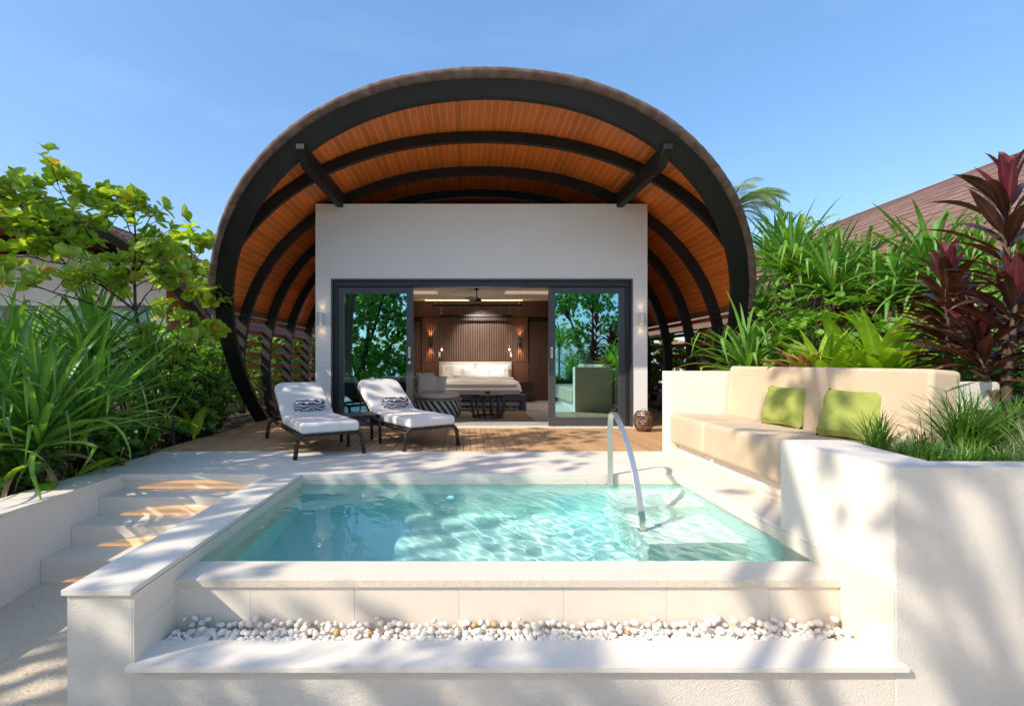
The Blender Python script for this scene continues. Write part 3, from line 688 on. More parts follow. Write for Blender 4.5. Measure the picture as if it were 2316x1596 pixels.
def lounger(x, y, rz, back, label):
    t = empty('sun_lounger', (x,y,0), rz, label=label, cat='sun lounger', group='sun loungers on the deck')
    # local: foot end at y=0, head at +y; width along x
    W, Ln, H = .36, 1.98, .275
    fr = MB()
    def rail(y0):     # bent foot / head frame: leg - cross rail - leg
        return [(-W-.05,y0,0.0),(-W-.035,y0,.12),(-W-.015,y0,H-.05),(-W+.03,y0+.0,H-.008),(-W+.08,y0,H),(W-.08,y0,H),(W-.03,y0,H-.008),(W+.015,y0,H-.05),(W+.035,y0,.12),(W+.05,y0,0)]
    for y0 in (.03, Ln-.05):
        p = rail(y0)
        MB().tube(p[3:7], .024, 8).build('cross_rail', M['wicker'], t, smooth=True)
        MB().tube(p[:5], [.027,.026,.025,.025,.024], 8).build('leg', M['wicker'], t, smooth=True)
        MB().tube(p[5:], [.024,.025,.025,.026,.027], 8).build('leg', M['wicker'], t, smooth=True)
    for s_ in (-1,1): MB().tube([(s_*(W-.03),.03,H-.012),(s_*(W-.02),.5,H-.02),(s_*(W-.02),1.4,H-.02),(s_*(W-.03),Ln-.05,H-.012)], .024, 8).build('side_rail', M['wicker'], t, smooth=True)
    MB().box((-W+.01,.06,H-.012),(W-.01,1.15,H+.006)).build('seat_deck', M['wicker'], t)
    hy = 1.12; hz = H+.02
    bk = Matrix.Translation((0,hy,hz)) @ Matrix.Rotation(back, 4, 'X')
    MB().box((-W+.015,0,-.012),(W-.015,.80,.006), bk).build('back_deck', M['wicker'], t)
    a = bk @ Vector((0,.62,-.02)); 
    for s_ in (-1,1): MB().tube([(s_*.3,a.y,a.z),(s_*.3,a.y+.10,H-.02)], .010, 6).build('back_strut', M['rib'], t, smooth=True)
    # mattress in two bends
    seat = MB(); seat.box((-W+.01,.0,H+.008),(W-.01,hy+.03,H+.14)); so_ = seat.build('seat_mattress', M['white_fabric'], t, bevel=.045, seg=5)
    bo = MB(); hw = W-.012; rc = .15; pg = [(-hw,-.02),(hw,-.02)]+[(hw-rc+rc*math.cos(a), .84-rc+rc*math.sin(a)) for a in [R(k) for k in range(0,91,15)]]+[(-hw+rc+rc*math.cos(a), .84-rc+rc*math.sin(a)) for a in [R(k) for k in range(90,181,15)]]
    bo.prism(pg, .012, .13); ob = bo.build('back_mattress', M['white_fabric'], t, bevel=.045, seg=5); ob.matrix_basis = bk
    b2 = bk @ Matrix.Translation((.02,.14,.17))
    bl = MB(); pr = [(0,-.20),(.055,-.198),(.078,-.18),(.082,0),(.078,.18),(.055,.198),(0,.20)]
    bl.lathe(pr, n=20); o = bl.build('bolster', M['print'], t, smooth=True); o.matrix_basis = b2 @ Matrix.Rotation(R(90),4,'Y') @ Matrix.Scale(1.15,4,(1,0,0))
    return t
lounger(-1.60, 5.765, math.atan2(.375,.615), R(31), 'left white sun lounger with dark leaf-print bolster, its foot on the stone terrace')
lounger(-.43, 6.31, math.atan2(.43,.62), R(34), 'right white sun lounger with dark leaf-print bolster, in front of the left glass door')
# side table
t = empty('side_table', (-1.475,6.77,0), R(27), label='low dark wicker side table between the two sun loungers', cat='side table')
box('table_top', (-.225,-.21,.375), (.225,.21,.40), M['wicker'], t, .008)
MB().tube([(-.215,-.2,.385),(.215,-.2,.385),(.215,.2,.385),(-.215,.2,.385),(-.215,-.2,.385)], .02, 8).build('rim', M['wicker'], t, smooth=True)
for a in (-1,1):
    for b in (-1,1): MB().tube([(a*.20,b*.185,.375),(a*.215,b*.2,.30),(a*.22,b*.205,0)], [.022,.022,.021], 8).build('leg', M['wicker'], t, smooth=True)

# bench
bn = empty('outdoor_bench', (0,0,0), label='long beige upholstered bench built along the garden wall', cat='bench')
for y0, y1 in ((3.34,5.02),(5.02,5.86)):
    softbox('seat_block', (2.44,y0+.001,.155), (3.22,y1-.001,.505), M['beige_fabric'], bn, .055, 5)
bb = softbox('backrest', (-.11,3.30,0), (.11,5.84,.60), M['beige_fabric'], bn, .035, 4)
bb.location = (3.215,0,.47); bb.rotation_euler = (0,R(5),0)
box('plinth', (2.56,3.34,.001), (3.30,5.86,.15), M['plaster'], bn, .003)
box('plinth_step', (2.50,3.34,.001), (2.555,5.86,.028), M['stone'], bn, .003)
def seat_cushion(p0, p1, w, h, m, lean, seed, label, grp, cat='cushion'):
    p0, p1 = Vector(p0), Vector(p1); c = (p0+p1)/2; d = (p1-p0).normalized(); up = Vector((0,0,1)); nrm = d.cross(up).normalized()
    upl = (Matrix.Rotation(lean, 4, d) @ up); n2 = d.cross(upl)
    o = cushion(w, h, .15, m, 'cushion', seed=seed, wr=.012, pinch=.16)
    mt = Matrix((d,upl,n2)).transposed().to_4x4(); mt.translation = c+upl*h/2+Vector((0,0,.0)); o.matrix_world = mt
    tag(o, label, cat, grp); return o
seat_cushion((2.99,4.93,.505),(3.07,4.46,.505), .47, .40, M['lime_fabric'], R(-17), 1, 'lime green cushion farther along the beige bench, nearer the villa', 'lime cushions on the bench')
seat_cushion((2.95,4.12,.505),(3.08,3.62,.505), .50, .42, M['lime_fabric'], R(-20), 2, 'lime green cushion nearer the foreground grasses, right one on the beige bench', 'lime cushions on the bench')

# pool handrail (flat steel bar)
pts = [(1.43,4.835,-.14),(1.43,4.835,.1),(1.43,4.835,.40),(1.43,4.832,.53),(1.43,4.815,.59),(1.43,4.775,.625),(1.43,4.72,.632),(1.43,4.65,.615),(1.43,4.55,.563),(1.43,4.42,.475),(1.43,4.24,.32),(1.43,4.13,.18),(1.43,4.05,.045),(1.43,3.985,-.10),(1.43,3.955,-.25),(1.43,3.95,-.45),(1.43,3.95,-.548)]
hr = empty('pool_handrail', (0,0,0), label='curved flat stainless steel handrail descending into the pool', cat='handrail')
MB().ribbon(pts, .052, .011, (1,0,0)).build('rail', M['steel'], hr, smooth=True, bevel=.002)
box('foot_plate', (1.395,3.935,-.549), (1.465,4.01,-.54), M['steel'], hr, .002)
box('wall_plate', (1.400,4.842,-.155), (1.460,4.868,-.09), M['steel'], hr, .002)
for s_ in (-1,1): MB().lathe([(0,0),(.006,0),(.006,-.004),(0,-.004)], n=10).build('screw', M['chrome'], hr, loc=(1.43+s_*.016,4.841,-.12), rot=(R(90),0,0))

# floating pool light / thermometer puck just under the far wall
c = P(1019,1125,4.35); t = empty('pool_float', (c.x,4.38,WZ), label='small round float with blue lights on the water near the back of the pool', cat='float')
MB().lathe([(0,.012),(.03,.014),(.045,.008),(.05,0),(.045,-.02),(0,-.03)], n=24).build('disc', M['glassy'], t, smooth=True) if 'glassy' in M else MB().lathe([(0,.010),(.03,.011),(.045,.007),(.05,0),(.045,-.02),(0,-.03)], n=24).build('disc', mat('grey_translucent_plastic', (.25,.42,.45), .2), t, smooth=True)
for s_ in (-1,1): MB().lathe([(0,.014),(.009,.013),(.011,.009)], c=(s_*.012,0,0), n=12).build('light', M['poollight'], t, smooth=True)

# woven cane lantern on the deck
t = empty('cane_lantern', (2.885,7.93,0), label='round woven cane lantern standing on the deck beside the facade', cat='lantern')
rl = lambda z: .155*math.sqrt(max(.02, 1-((z-.165)/.20)**2))
for i in range(4): MB().tube([((rl(z))*math.cos(a)+0,(rl(z))*math.sin(a),z) for z in (.015+i*.1,) for a in [k*math.pi/12 for k in range(25)]], .006, 6).build('hoop', M['cane'], t, smooth=True)
rn = random.Random(5)
for i in range(44):
    a0 = rn.uniform(0,6.28); tw = rn.choice((-1,1))*rn.uniform(.2,1.6); z0 = .01; z1 = .325; q = []
    for k in range(11):
        z = z0+(z1-z0)*k/10; a = a0+tw*k/10; r_ = rl(z)+rn.uniform(-.003,.004); q.append((r_*math.cos(a),r_*math.sin(a),z))
    MB().ribbon(q, .011, .003, (math.sin(a0),-math.cos(a0),0)).build('cane_strip', M['cane'], t)
for i in range(13):
    z = .03+i*.023; MB().ribbon([(rl(z)*math.cos(a),rl(z)*math.sin(a),z+.012*math.sin(a*2+i)) for a in [k*math.pi/10 for k in range(21)]], .009, .003, (0,0,1)).build('cane_strip', M['cane'], t)
MB().lathe([(0,.008),(.10,.008),(.10,.0)], n=20).build('base', M['blackwood'], t)
MB().tube([(-.05,0,.325),(-.03,0,.355),(.03,0,.355),(.05,0,.325)], .004, 6).build('handle', M['cane'], t, smooth=True)

# ----------------------------- the bedroom
t = empty('bed', (.26,0,0), label='double bed with white linen and cream headboard against the slatted wall', cat='bed')
softbox('headboard', (-1.06,14.18,.35), (1.06,14.295,1.135), M['headboard'], t, .02)
box('bed_frame', (-1.02,12.0,.20), (1.02,14.17,.34), M['greywood'], t, .01)
for a in (-.98,.88):
    for b in (12.05,14.0): box('leg', (a,b,0), (a+.10,b+.10,.20), M['greywood'], t, .005)
softbox('mattress', (-1.0,12.02,.341), (1.0,14.17,.60), M['linen'], t, .05)
# duvet: draped sheet over the mattress
vs = []; fs = []; nx, ny = 44, 26
for j in range(ny+1):
    y = 11.95+(13.62-11.95)*j/ny
    for i in range(nx+1):
        u = -1.42+2.84*i/nx; au = abs(u)
        if au < 1.02: x_, z_ = u, .655-.0*au+.012*math.sin(u*7+y*5)
        else: k = au-1.02; x_ = math.copysign(1.02+.10*(1-math.exp(-k*9))+.02*math.sin(y*14)*k, u); z_ = .655-k*.95
        if j < 3: z_ = min(z_, .40+.09*j)
        vs.append((x_,y-(.02 if j == 0 else 0),z_))
for j in range(ny):
    for i in range(nx): a = j*(nx+1)+i; fs.append((a,a+1,a+nx+2,a+nx+1))
MB().add(vs, fs).build('duvet', M['linen'], t, smooth=True)
softbox('duvet_fold', (-1.06,13.45,.645), (1.06,13.80,.70), M['linen'], t, .025)
for i, (x_, z_, w, y_, h) in enumerate(((-.52,.86,.98,13.98,.44),(.52,.86,.98,13.98,.44),(.0,.80,.86,13.80,.30),(-.80,.82,.30,13.86,.36),(.80,.82,.30,13.86,.36))):
    o = cushion(w, h, .20, M['linen'], 'pillow', t, seed=20+i); o.location = (x_,y_,z_); o.rotation_euler = (R(72),0,0)
for s_ in (-1,1): MB().box((s_*.83-.004,13.76,.70),(s_*.83+.004,13.767,.99)).build('piping', M['frame'], t)
t = empty('foot_bench', (.26,0,0), label='white upholstered grey timber bench at the foot of the bed', cat='bench')
softbox('seat', (-1.0,11.25,.365), (.98,11.75,.49), M['cream_fabric'], t, .03); 
box('frame', (-1.06,11.22,.235), (1.12,11.78,.364), M['greywood'], t, .006)
for a in (-1.05,1.0): box('leg', (a,11.24,0), (a+.12,11.4,.234), M['greywood'], t, .005); box('leg', (a,11.62,0), (a+.12,11.77,.234), M['greywood'], t, .005)
box('lower_rail', (-.92,11.45,.10), (.99,11.50,.19), M['whitepaint'], t, .004)
t = empty('bedside_table', (1.66,13.9,0), label='dark bedside cabinet right of the bed', cat='bedside table')
box('cabinet', (-.22,-.25,.08), (.22,.35,.56), M['blackwood'], t, .005); box('drawer', (-.20,-.262,.34), (.20,-.2505,.54), M['blackwood'], t, .003); box('drawer', (-.20,-.262,.10), (.20,-.2505,.33), M['blackwood'], t, .003)
for i, (x_, w) in enumerate(((-1.05,'left'),(1.57,'right'))):
    t = empty('bedroom_sconce', (x_,14.24,1.71), label='black cylindrical up-down sconce on the slatted wall, %s of the bed' % w, cat='wall lamp', group='sconces beside the bed')
    MB().lathe([(.034,-.14),(.045,-.14),(.045,.14),(.034,.14)]).build('shade', M['fan'], t, smooth=True)
    MB().lathe([(0,-.135),(.033,-.135)]).lathe([(0,.135),(.033,.135)]).build('bulb', M['bulb'], t); box('bracket', (-.02,.04,-.03),(.02,.056,.03), M['fan'], t, .002)
    for s_ in (-1,1): spot('lamp_light', (0,-.0,.15*s_), (0,.16,s_), 7, (1,.42,.16), R(70), .02, t)
for i, (x_, u, w) in enumerate(((-.79,-.72,'left'),(1.31,1.25,'right'))):
    tag(MB().box((x_-.03,14.28,1.27),(x_+.03,14.297,1.42)).build('switch_plate', M['whitepaint'], bevel=.003), 'small white switch plate on the slatted wall above the %s end of the headboard' % w, 'switch', 'switch plates above the bed')
    t = empty('reading_light', (u,14.26,1.50), label='tiny lit reading light on a thin arm above the %s end of the headboard' % w, cat='reading light', group='reading lights above the bed')
    MB().tube([(0,.03,.12),(0,-.06,.10),(0,-.10,.03),(0,-.10,.0)], .006, 6).build('arm', M['chrome'], t, smooth=True)
    MB().lathe([(.0,-.03),(.016,-.02),(.02,0),(.016,.02),(0,.03)], c=(0,-.10,-.01), n=14).build('bulb', M['bulb'], t, smooth=True)
# hanging canopy frame over the bed
t = empty('canopy_frame', (.26,0,0), label='dark rectangular frame hung on wires above the bed', cat='canopy frame')
for a in ((-1.05,11.4),(-1.05,13.85)): box('bar', (a[0],a[1],2.42), (1.05,a[1]+.05,2.48), M['fan'], t, .004)
for a in (-1.05,1.0): box('bar', (a,11.451,2.421), (a+.05,13.849,2.479), M['fan'], t, .004)
for a in (-.98,.98):
    for b in (11.425,13.875): MB().tube([(a,b,2.48),(a,b,2.929)], .004, 5).build('wire', M['chrome'], t); MB().tube([(a,b,2.48),(a,b,2.53)], .010, 6).build('clamp', M['chrome'], t)
# ceiling fan
t = empty('ceiling_fan', (.25,12.0,2.93), label='black three-blade ceiling fan above the bed foot', cat='ceiling fan')
MB().lathe([(0,0),(.055,0),(.055,-.03),(.02,-.045),(.014,-.05),(.014,-.20),(.03,-.235),(.115,-.25),(.12,-.31),(.09,-.335),(0,-.34)]).build('motor', M['fan'], t, smooth=True)
for k in range(3):
    vs = []; fs = []
    for i in range(9):
        r_ = .11+.60*i/8; w = .055+.045*math.sin(math.pi*min(1,i/6)*.6)*(1 if i < 8 else .6)
        vs += [(r_,-w,-.30-.018),(r_,w,-.30+.018),(r_,-w,-.306-.018),(r_,w,-.306+.018)]
    for i in range(8): a = 4*i; fs += [(a,a+4,a+5,a+1),(a+2,a+3,a+7,a+6),(a,a+2,a+6,a+4),(a+1,a+5,a+7,a+3)]
    fs += [(0,1,3,2),(32,34,35,33)]
    MB().add(vs, fs).build('blade', M['fan'], t, bevel=0, rot=(0,0,R(12+120*k)))
# rug
tag(MB().box((-1.75,9.26,.001),(1.31,11.18,.012)).build('rug', M['rug'], bevel=.003), 'tan sisal rug on the bedroom floor under the drum table', 'rug')
# drum coffee table
t = empty('coffee_table', (.43,9.85,.012), label='round dark drum-shaped coffee table with curved slat sides', cat='coffee table')
MB().lathe([(0,.462),(.25,.462),(.27,.475),(.30,.475),(.318,.468),(.318,.44),(.30,.43),(0,.43)], n=40).build('table_top', M['blackwood'], t, smooth=True, bevel=.002)
MB().lathe([(.265,0),(.315,0),(.318,.015),(.31,.035),(.27,.035),(.265,0)], n=40).build('base_ring', M['blackwood'], t, smooth=True)
for k in range(14):
    a = 2*math.pi*k/14; q = [((.285+.075*math.sin(math.pi*i/10))*math.cos(a),(.285+.075*math.sin(math.pi*i/10))*math.sin(a),.03+.40*i/10) for i in range(11)]
    MB().ribbon(q, .042, .014, (-math.sin(a),math.cos(a),0)).build('curved_slat', M['blackwood'], t, smooth=True)
t = empty('bowl', (.43,9.80,.4875), label='small dark dish on top of the drum coffee table', cat='bowl')
MB().lathe([(0,.0),(.03,0),(.045,.012),(.07,.042),(.066,.044),(.042,.018),(0,.012)], n=20).build('dish', M['fan'], t, smooth=True)
MB().lathe([(.0,.0),(.115,.0),(.12,.006),(0,.004)], n=24).build('tray', M['blackwood'], t, smooth=True)
# woven lounge chair
def weave():
    m, n, l, b = newmat('black_white_diagonal_weave'); b.inputs['Roughness'].default_value = .7
    t = n.new('ShaderNodeTexCoord'); s_ = n.new('ShaderNodeSeparateXYZ'); l.new(t.outputs['Object'], s_.inputs[0])
    at = n.new('ShaderNodeMath'); at.operation = 'ARCTAN2'; l.new(s_.outputs['Y'], at.inputs[0]); l.new(s_.outputs['X'], at.inputs[1])
    def math_(op, a, bb):
        q = n.new('ShaderNodeMath'); q.operation = op
        for i, x_ in enumerate((a,bb)):
            if isinstance(x_, (int,float)): q.inputs[i].default_value = x_
            else: l.new(x_, q.inputs[i])
        return q.outputs[0]
    ang = math_('MULTIPLY', at.outputs[0], .5); d = math_('ADD', ang, math_('MULTIPLY', s_.outputs['Z'], .75))
    st = math_('GREATER_THAN', math_('FRACT', math_('MULTIPLY', d, 7.64), 0), .5)
    k1 = math_('ABSOLUTE', math_('SINE', math_('MULTIPLY', math_('ADD', ang, math_('MULTIPLY', s_.outputs['Z'], -1.0)), 95), 0), 0)
    k2 = math_('ABSOLUTE', math_('SINE', math_('MULTIPLY', s_.outputs['Z'], 150), 0), 0)
    kk = math_('MULTIPLY', math_('MAXIMUM', k1, k2), 1)
    q = n.new('ShaderNodeMix'); q.data_type = 'RGBA'; q.inputs['A'].default_value = (.045,.05,.045,1); q.inputs['B'].default_value = (.62,.58,.50,1); l.new(st, q.inputs['Factor'])
    h = n.new('ShaderNodeHueSaturation'); l.new(math_('ADD', math_('MULTIPLY', kk, .75), .35), h.inputs['Value']); l.new(q.outputs['Result'], h.inputs['Color']); l.new(h.outputs[0], b.inputs['Base Color'])
    bp = n.new('ShaderNodeBump'); bp.inputs['Distance'].default_value = .006; bp.inputs['Strength'].default_value = .7; l.new(kk, bp.inputs['Height']); l.new(bp.outputs[0], b.inputs['Normal'])
    return m
M['weave'] = weave()
t = empty('woven_armchair', (-.62,10.15,.012), label='round low armchair woven in black and white diagonals with cream seat pad', cat='armchair')
MB().lathe([(.0,.0),(.47,.0),(.50,.03),(.515,.18),(.50,.34),(.0,.34)], n=56).build('woven_base', M['weave'], t, smooth=True)
MB().tube([(.505*math.cos(a),.505*math.sin(a),.352) for a in [k*math.pi/24 for k in range(49)]], .018, 8).build('rim', M['rattan'], t, smooth=True)
MB().lathe([(0,.37),(.44,.37),(.475,.39),(.485,.425),(.47,.465),(.42,.485),(0,.49)], n=48).build('seat_cushion', M['cream_fabric'], t, smooth=True)
vs = []; fs = []; n_ = 30; top = []
for i in range(n_+1):
    a = R(86)+R(128)*i/n_; h = .36+.43*math.sin(math.pi*i/n_)**.5
    for r_ in (.475,.515): vs += [(r_*math.cos(a),r_*math.sin(a),.34),(r_*1.01*math.cos(a),r_*1.01*math.sin(a),h)]
    top.append((.50*math.cos(a),.50*math.sin(a),h+.005))
for i in range(n_): a = 4*i; fs += [(a,a+1,a+5,a+4),(a+2,a+6,a+7,a+3),(a+1,a+3,a+7,a+5)]
MB().add(vs, fs).build('woven_back', M['weave'], t, smooth=True)
MB().tube(top, .02, 8).build('back_rim', M['rattan'], t, smooth=True)
for i, (x_, y_, z_, w, rz, lb) in enumerate(((-.24,.14,.68,.42,R(28),'tallest cream scatter cushion at the back of the woven armchair'),(-.20,-.10,.64,.40,R(8),'cream scatter cushion on the left of the woven armchair, in front of the taller one'),(.02,-.02,.63,.38,R(-22),'cream scatter cushion leaning on the right of the woven armchair'))):
    o = cushion(w, w*.95, .14, M['cream_fabric'], 'scatter_cushion', seed=40+i); o.location = Vector((-.62,10.15,.03))+Vector((x_,y_,z_)); o.rotation_euler = (R(78),0,rz)
    tag(o, lb, 'cushion', 'cushions on the woven armchair')
# room lights: two ceiling spots that the photo shows lit
for x_ in (-1.3, 1.8):
    spot('ceiling_lamp', (x_*.75,12.5,2.90), (0,0.1,-1), 62, (1,.84,.70), R(130), .12)
spot('slat_glare_spot', (.3,12.6,2.9), (0.22,1.7,-1.35), 150, (1,.93,.87), R(62), .05)  # added spot without a fixture, throws the glare onto the slats

# ----------------------------- pebbles
pc = empty('pebble_channel', (0,0,0), kind='structure')
MB().box((XL,2.606,-.62),(XR,2.767,-.425)).build('channel_bed', M['stone'], pc)
pm = []
for k in range(7):
    rk = random.Random(100+k); vs = []; fs = []; nu, nv = 10, 6; a_, b_, c_ = 1, rk.uniform(.66,.9), rk.uniform(.55,.8); ph = [rk.uniform(0,6) for _ in range(4)]
    for j in range(nv+1):
        th = math.pi*j/nv
        for i in range(nu):
            f = 2*math.pi*i/nu; r_ = 1+.10*math.sin(2*f+ph[0])*math.sin(th)+.07*math.sin(3*f+ph[1])*math.sin(th)+.06*math.cos(2*th+ph[2])
            vs.append((a_*r_*math.sin(th)*math.cos(f), b_*r_*math.sin(th)*math.sin(f), c_*r_*math.cos(th)))
    for j in range(nv):
        for i in range(nu): fs.append((j*nu+i, (j+1)*nu+i, (j+1)*nu+(i+1)%nu, j*nu+(i+1)%nu))
    mb = MB().add(vs, fs); pm.append((mb.mesh('pebble', M['pebble'], True), mb.mesh('pebble', M['pebble_tan'], True), (np.array(vs), fs)))
rk = random.Random(9); low = []
for i in range(900):
    x_ = rk.uniform(XL+.02,XR-.02); y_ = rk.uniform(2.62,2.755); s_ = rk.uniform(.015,.022)
    low.append((pm[rk.randrange(7)][2], Matrix.Translation((x_,y_,-.398+rk.uniform(0,.014))) @ Euler((rk.uniform(0,6),rk.uniform(0,6),rk.uniform(0,6))).to_matrix().to_4x4() @ Matrix.Scale(s_,4)))
join_insts(low, 'small_pebbles', M['pebble'], pc)
for i in range(300):
    x_ = XL+.03+(XR-XL-.06)*((i+rk.uniform(-.9,.9))/300); x_ = min(XR-.02,max(XL+.02,x_)); row = i % 3
    y_ = (2.625,2.68,2.735)[row]+rk.uniform(-.012,.012); s_ = rk.uniform(.015,.027)
    z_ = -.388+row*.016+rk.uniform(-.004,.012)+(.025 if rk.random() < .16 and row else 0)
    inst('pebble', pm[rk.randrange(7)][1 if rk.random() < .012 else 0], pc, Matrix.Translation((x_,y_,z_)) @ Euler((rk.uniform(-.5,.5),rk.uniform(-.5,.5),rk.uniform(0,6))).to_matrix().to_4x4() @ Matrix.Scale(s_,4))

# ----------------------------- pool water (rippled surface)
vs = []; fs = []; nx, ny = 300, 150; rw_ = random.Random(4)
wv = []; WAMP = .17
for k in range(16):
    a = rw_.gauss(R(20), R(35)); lam = rw_.choice((.07,.09,.12,.15,.19,.30))*rw_.uniform(.85,1.15); wv.append((math.cos(a)*6.283/lam, math.sin(a)*6.283/lam, rw_.uniform(0,6.28), .0022*lam/.2*rw_.uniform(.5,1)))
for k in range(6):
    a = rw_.gauss(R(95), R(16)); lam = rw_.choice((.10,.14,.19))*rw_.uniform(.9,1.1); wv.append((math.cos(a)*6.283/lam, math.sin(a)*6.283/lam, rw_.uniform(0,6.28), .0016*lam/.2*rw_.uniform(.5,1)))
for j in range(ny+1):
    y = 2.989+(YB-.001-2.989)*j/ny
    for i in range(nx+1):
        x = XL+.002+(XR-XL-.004)*i/nx
        calm = .35+.65/(1+math.exp(-(x+.2)*3)); z = sum(A*math.sin(p*x+q*y+f) for p, q, f, A in wv)*calm
        vs.append((x,y,WZ+z*WAMP+.002))
for j in range(ny):
    for i in range(nx): a = j*(nx+1)+i; fs.append((a,a+1,a+nx+2,a+nx+1))
water = MB().add(vs, fs).build('pool_water', M['water'], smooth=True); tag(water, kind='structure')
USE_MNEE = True
if USE_MNEE:
    sd.cycles.is_caustics_light = True; water.cycles.is_caustics_caster = True
    for o in list(pb.children): 
        if o.name.startswith(('pool_floor','back_lining','side_lining','pool_step','front_lining')): o.cycles.is_caustics_receiver = True
# ================================================================== VEGETATION
def blade(L, w, bend, seed, n=9, fold=.25, tipk=0, wprof=None, wave=0):
    """leaf growing from the origin along +Z and arching towards +X; three vertices across, folded along the midrib"""
    rnd = random.Random(seed); p = Vector((0,0,0)); a = 0; vs = []
    kink = rnd.uniform(.45,.75) if tipk else 2
    for i in range(n+1):
        t = i/n
        ww = w*(wprof(t) if wprof else (min(1, .55+t*3)*(1-t**2.6)**.8 if t < 1 else .02))
        d = Vector((math.sin(a),0,math.cos(a))); nn = Vector((math.cos(a),0,-math.sin(a)))
        tw = wave*math.sin(t*9+seed)
        for s_ in (-1,0,1): vs.append(p+Vector((0,s_*ww/2,0))+nn*(-fold*ww*(abs(s_)))*1+nn*(tw*ww*s_))
        p = p+d*(L/n); a += bend/n*(1.6*t+.35)+(tipk if t > kink and t < kink+1.01/n else 0)
    fs = []
    for i in range(n):
        for k in (0,1): q = i*3+k; fs.append((q,q+1,q+4,q+3))
    return [tuple(v) for v in vs], fs
def leafset(fn, k): return [fn(i) for i in range(k)]
class Leaves:
    """a set of leaf meshes of one kind and material"""
    def __init__(s, name, vfs, m):
        s.name = name; s.m = m; s.raw = [(np.array(v), f) for v, f in vfs]; s.me = [MB().add(v, f).mesh(name, m, True) for v, f in vfs]
        for me, (v, f) in zip(s.me, vfs): leaf_attrs(me, len(v), 1)
    def place(s, parent, mats, nobj, key=None, rnd=random):
        """mats: local matrices; the nobj nearest to the camera become objects of their own, the rest one part"""
        base = parent.location; cp = Vector((0,0,EYE))-base
        mats = sorted(mats, key=lambda m: (m.translation-cp).length)
        for m in mats[:nobj]: inst(s.name, s.me[rnd.randrange(len(s.me))], parent, m)
        if len(mats) > nobj: join_insts([(s.raw[rnd.randrange(len(s.raw))], m) for m in mats[nobj:]], s.name, s.m, parent, leaf=True)
def orient(pos, az, tilt, roll=0, sc=1):
    return Matrix.Translation(pos) @ Matrix.Rotation(az,4,'Z') @ Matrix.Rotation(tilt,4,'Y') @ Matrix.Rotation(roll,4,'Z') @ Matrix.Scale(sc,4)
obov = lambda t: (math.sin(math.pi*min(1,max(0,t))**1.35)**.75*(.96 if t < .97 else .6)+.03)
oval = lambda t: math.sin(math.pi*t**.9)**.75+.02
lance = lambda t: (.10+.0*t if t < .10 else (math.sin(math.pi*((t-.10)/.90)**.75)**.85)+.03)
round_ = lambda t: (math.sin(math.pi*t)**.5+.03)
LV = {}
LV['pandan'] = Leaves('leaf', leafset(lambda i: blade(1, .050+.010*(i%3), (.5,.9,1.3,.7,2.1,.5,1.2,.6,.3,1.0)[i], i, 10, .30, (0,0,1.2,1.9,0,1.6,0,2.1,0,1.4)[i], lambda t: min(1,.75+t)*(1-t**3.2)), 10), M['pandan'])
LV['pandan_thin'] = Leaves('leaf', leafset(lambda i: blade(1, .036+.008*(i%3), (.4,.8,1.2,.5,1.9,.4,1.1,.6,.3,.9)[i], i, 10, .30, (0,0,1.2,1.9,0,1.6,0,2.2,0,1.5)[i], lambda t: min(1,.75+t)*(1-t**3.2)), 10), M['pandan'])
LV['almond'] = Leaves('leaf', leafset(lambda i: blade(1, .62+.08*(i%3), (.2,.5,.9,-.3,.7)[i%5], i, 6, (.08,.16,.0,.12,.2)[i%5], 0, obov, .06), 6), M['almond'])
LV['almond_old'] = Leaves('leaf', leafset(lambda i: blade(1, .6, (.6,1.2,.9)[i], i, 6, .15, 0, obov, .1), 3), M['almond_old'])
LV['shrub'] = Leaves('leaf', leafset(lambda i: blade(1, .42+.06*(i%3), (.3,.7,1.1,.0)[i%4], i, 4, .12, 0, obov), 6), M['shrub'])
LV['shrub_light'] = Leaves('leaf', leafset(lambda i: blade(1, .42+.06*(i%3), (.3,.7,1.1,.0)[i%4], i, 4, .12, 0, obov), 6), M['shrub_light'])
LV['vine'] = Leaves('leaf', leafset(lambda i: blade(1, .95, (.3,.8,.5,.1)[i%4], i, 4, .06, 0, round_, .05), 5), M['shrub'])
LV['vine_light'] = Leaves('leaf', leafset(lambda i: blade(1, .95, (.3,.8,.5,.1)[i%4], i, 4, .06, 0, round_, .05), 5), M['shrub_light'])
LV['crinum'] = Leaves('leaf', leafset(lambda i: blade(1, .15+.015*(i%3), (.3,.7,1.0,1.4,.5)[i], i, 10, .16, 0, lambda t: (.55+.45*math.sin(math.pi*min(1,t*1.05)))*(1-t**4)+.01, .06), 5), M['lime'])
LV['paddle'] = Leaves('leaf', leafset(lambda i: blade(1, .27, (.4,.8,1.2)[i], i, 9, .10, 0, lambda t: (.10 if t < .22 else math.sin(math.pi*((t-.22)/.78)**.8)**.6+.02), .05), 3), M['lime'])
LV['red'] = Leaves('leaf', leafset(lambda i: blade(1, .14+.02*(i%3), (.35,.7,1.0,1.3,.55,.9)[i], i, 9, .2, 0, lance, .07), 6), M['red'])
LV['red_young'] = Leaves('leaf', leafset(lambda i: blade(1, .20, (.1,.3,.5)[i], i, 9, .28, 0, lance, .03), 3), M['red_young'])
LV['croton'] = Leaves('leaf', leafset(lambda i: blade(1, .16, (.6,1.0,1.5)[i], i, 7, .2, 0, lance, .1), 3), M['croton'])
LV['dry'] = Leaves('dry_leaf', leafset(lambda i: blade(1, .07, (1.8,2.5)[i], i, 7, .4, 0, None, .2), 2), M['dry'])
LV['shade'] = Leaves('leaf', leafset(lambda i: blade(1, .42, (.3,.8)[i%2], i, 3, .1, 0, oval), 4), M['shade'])
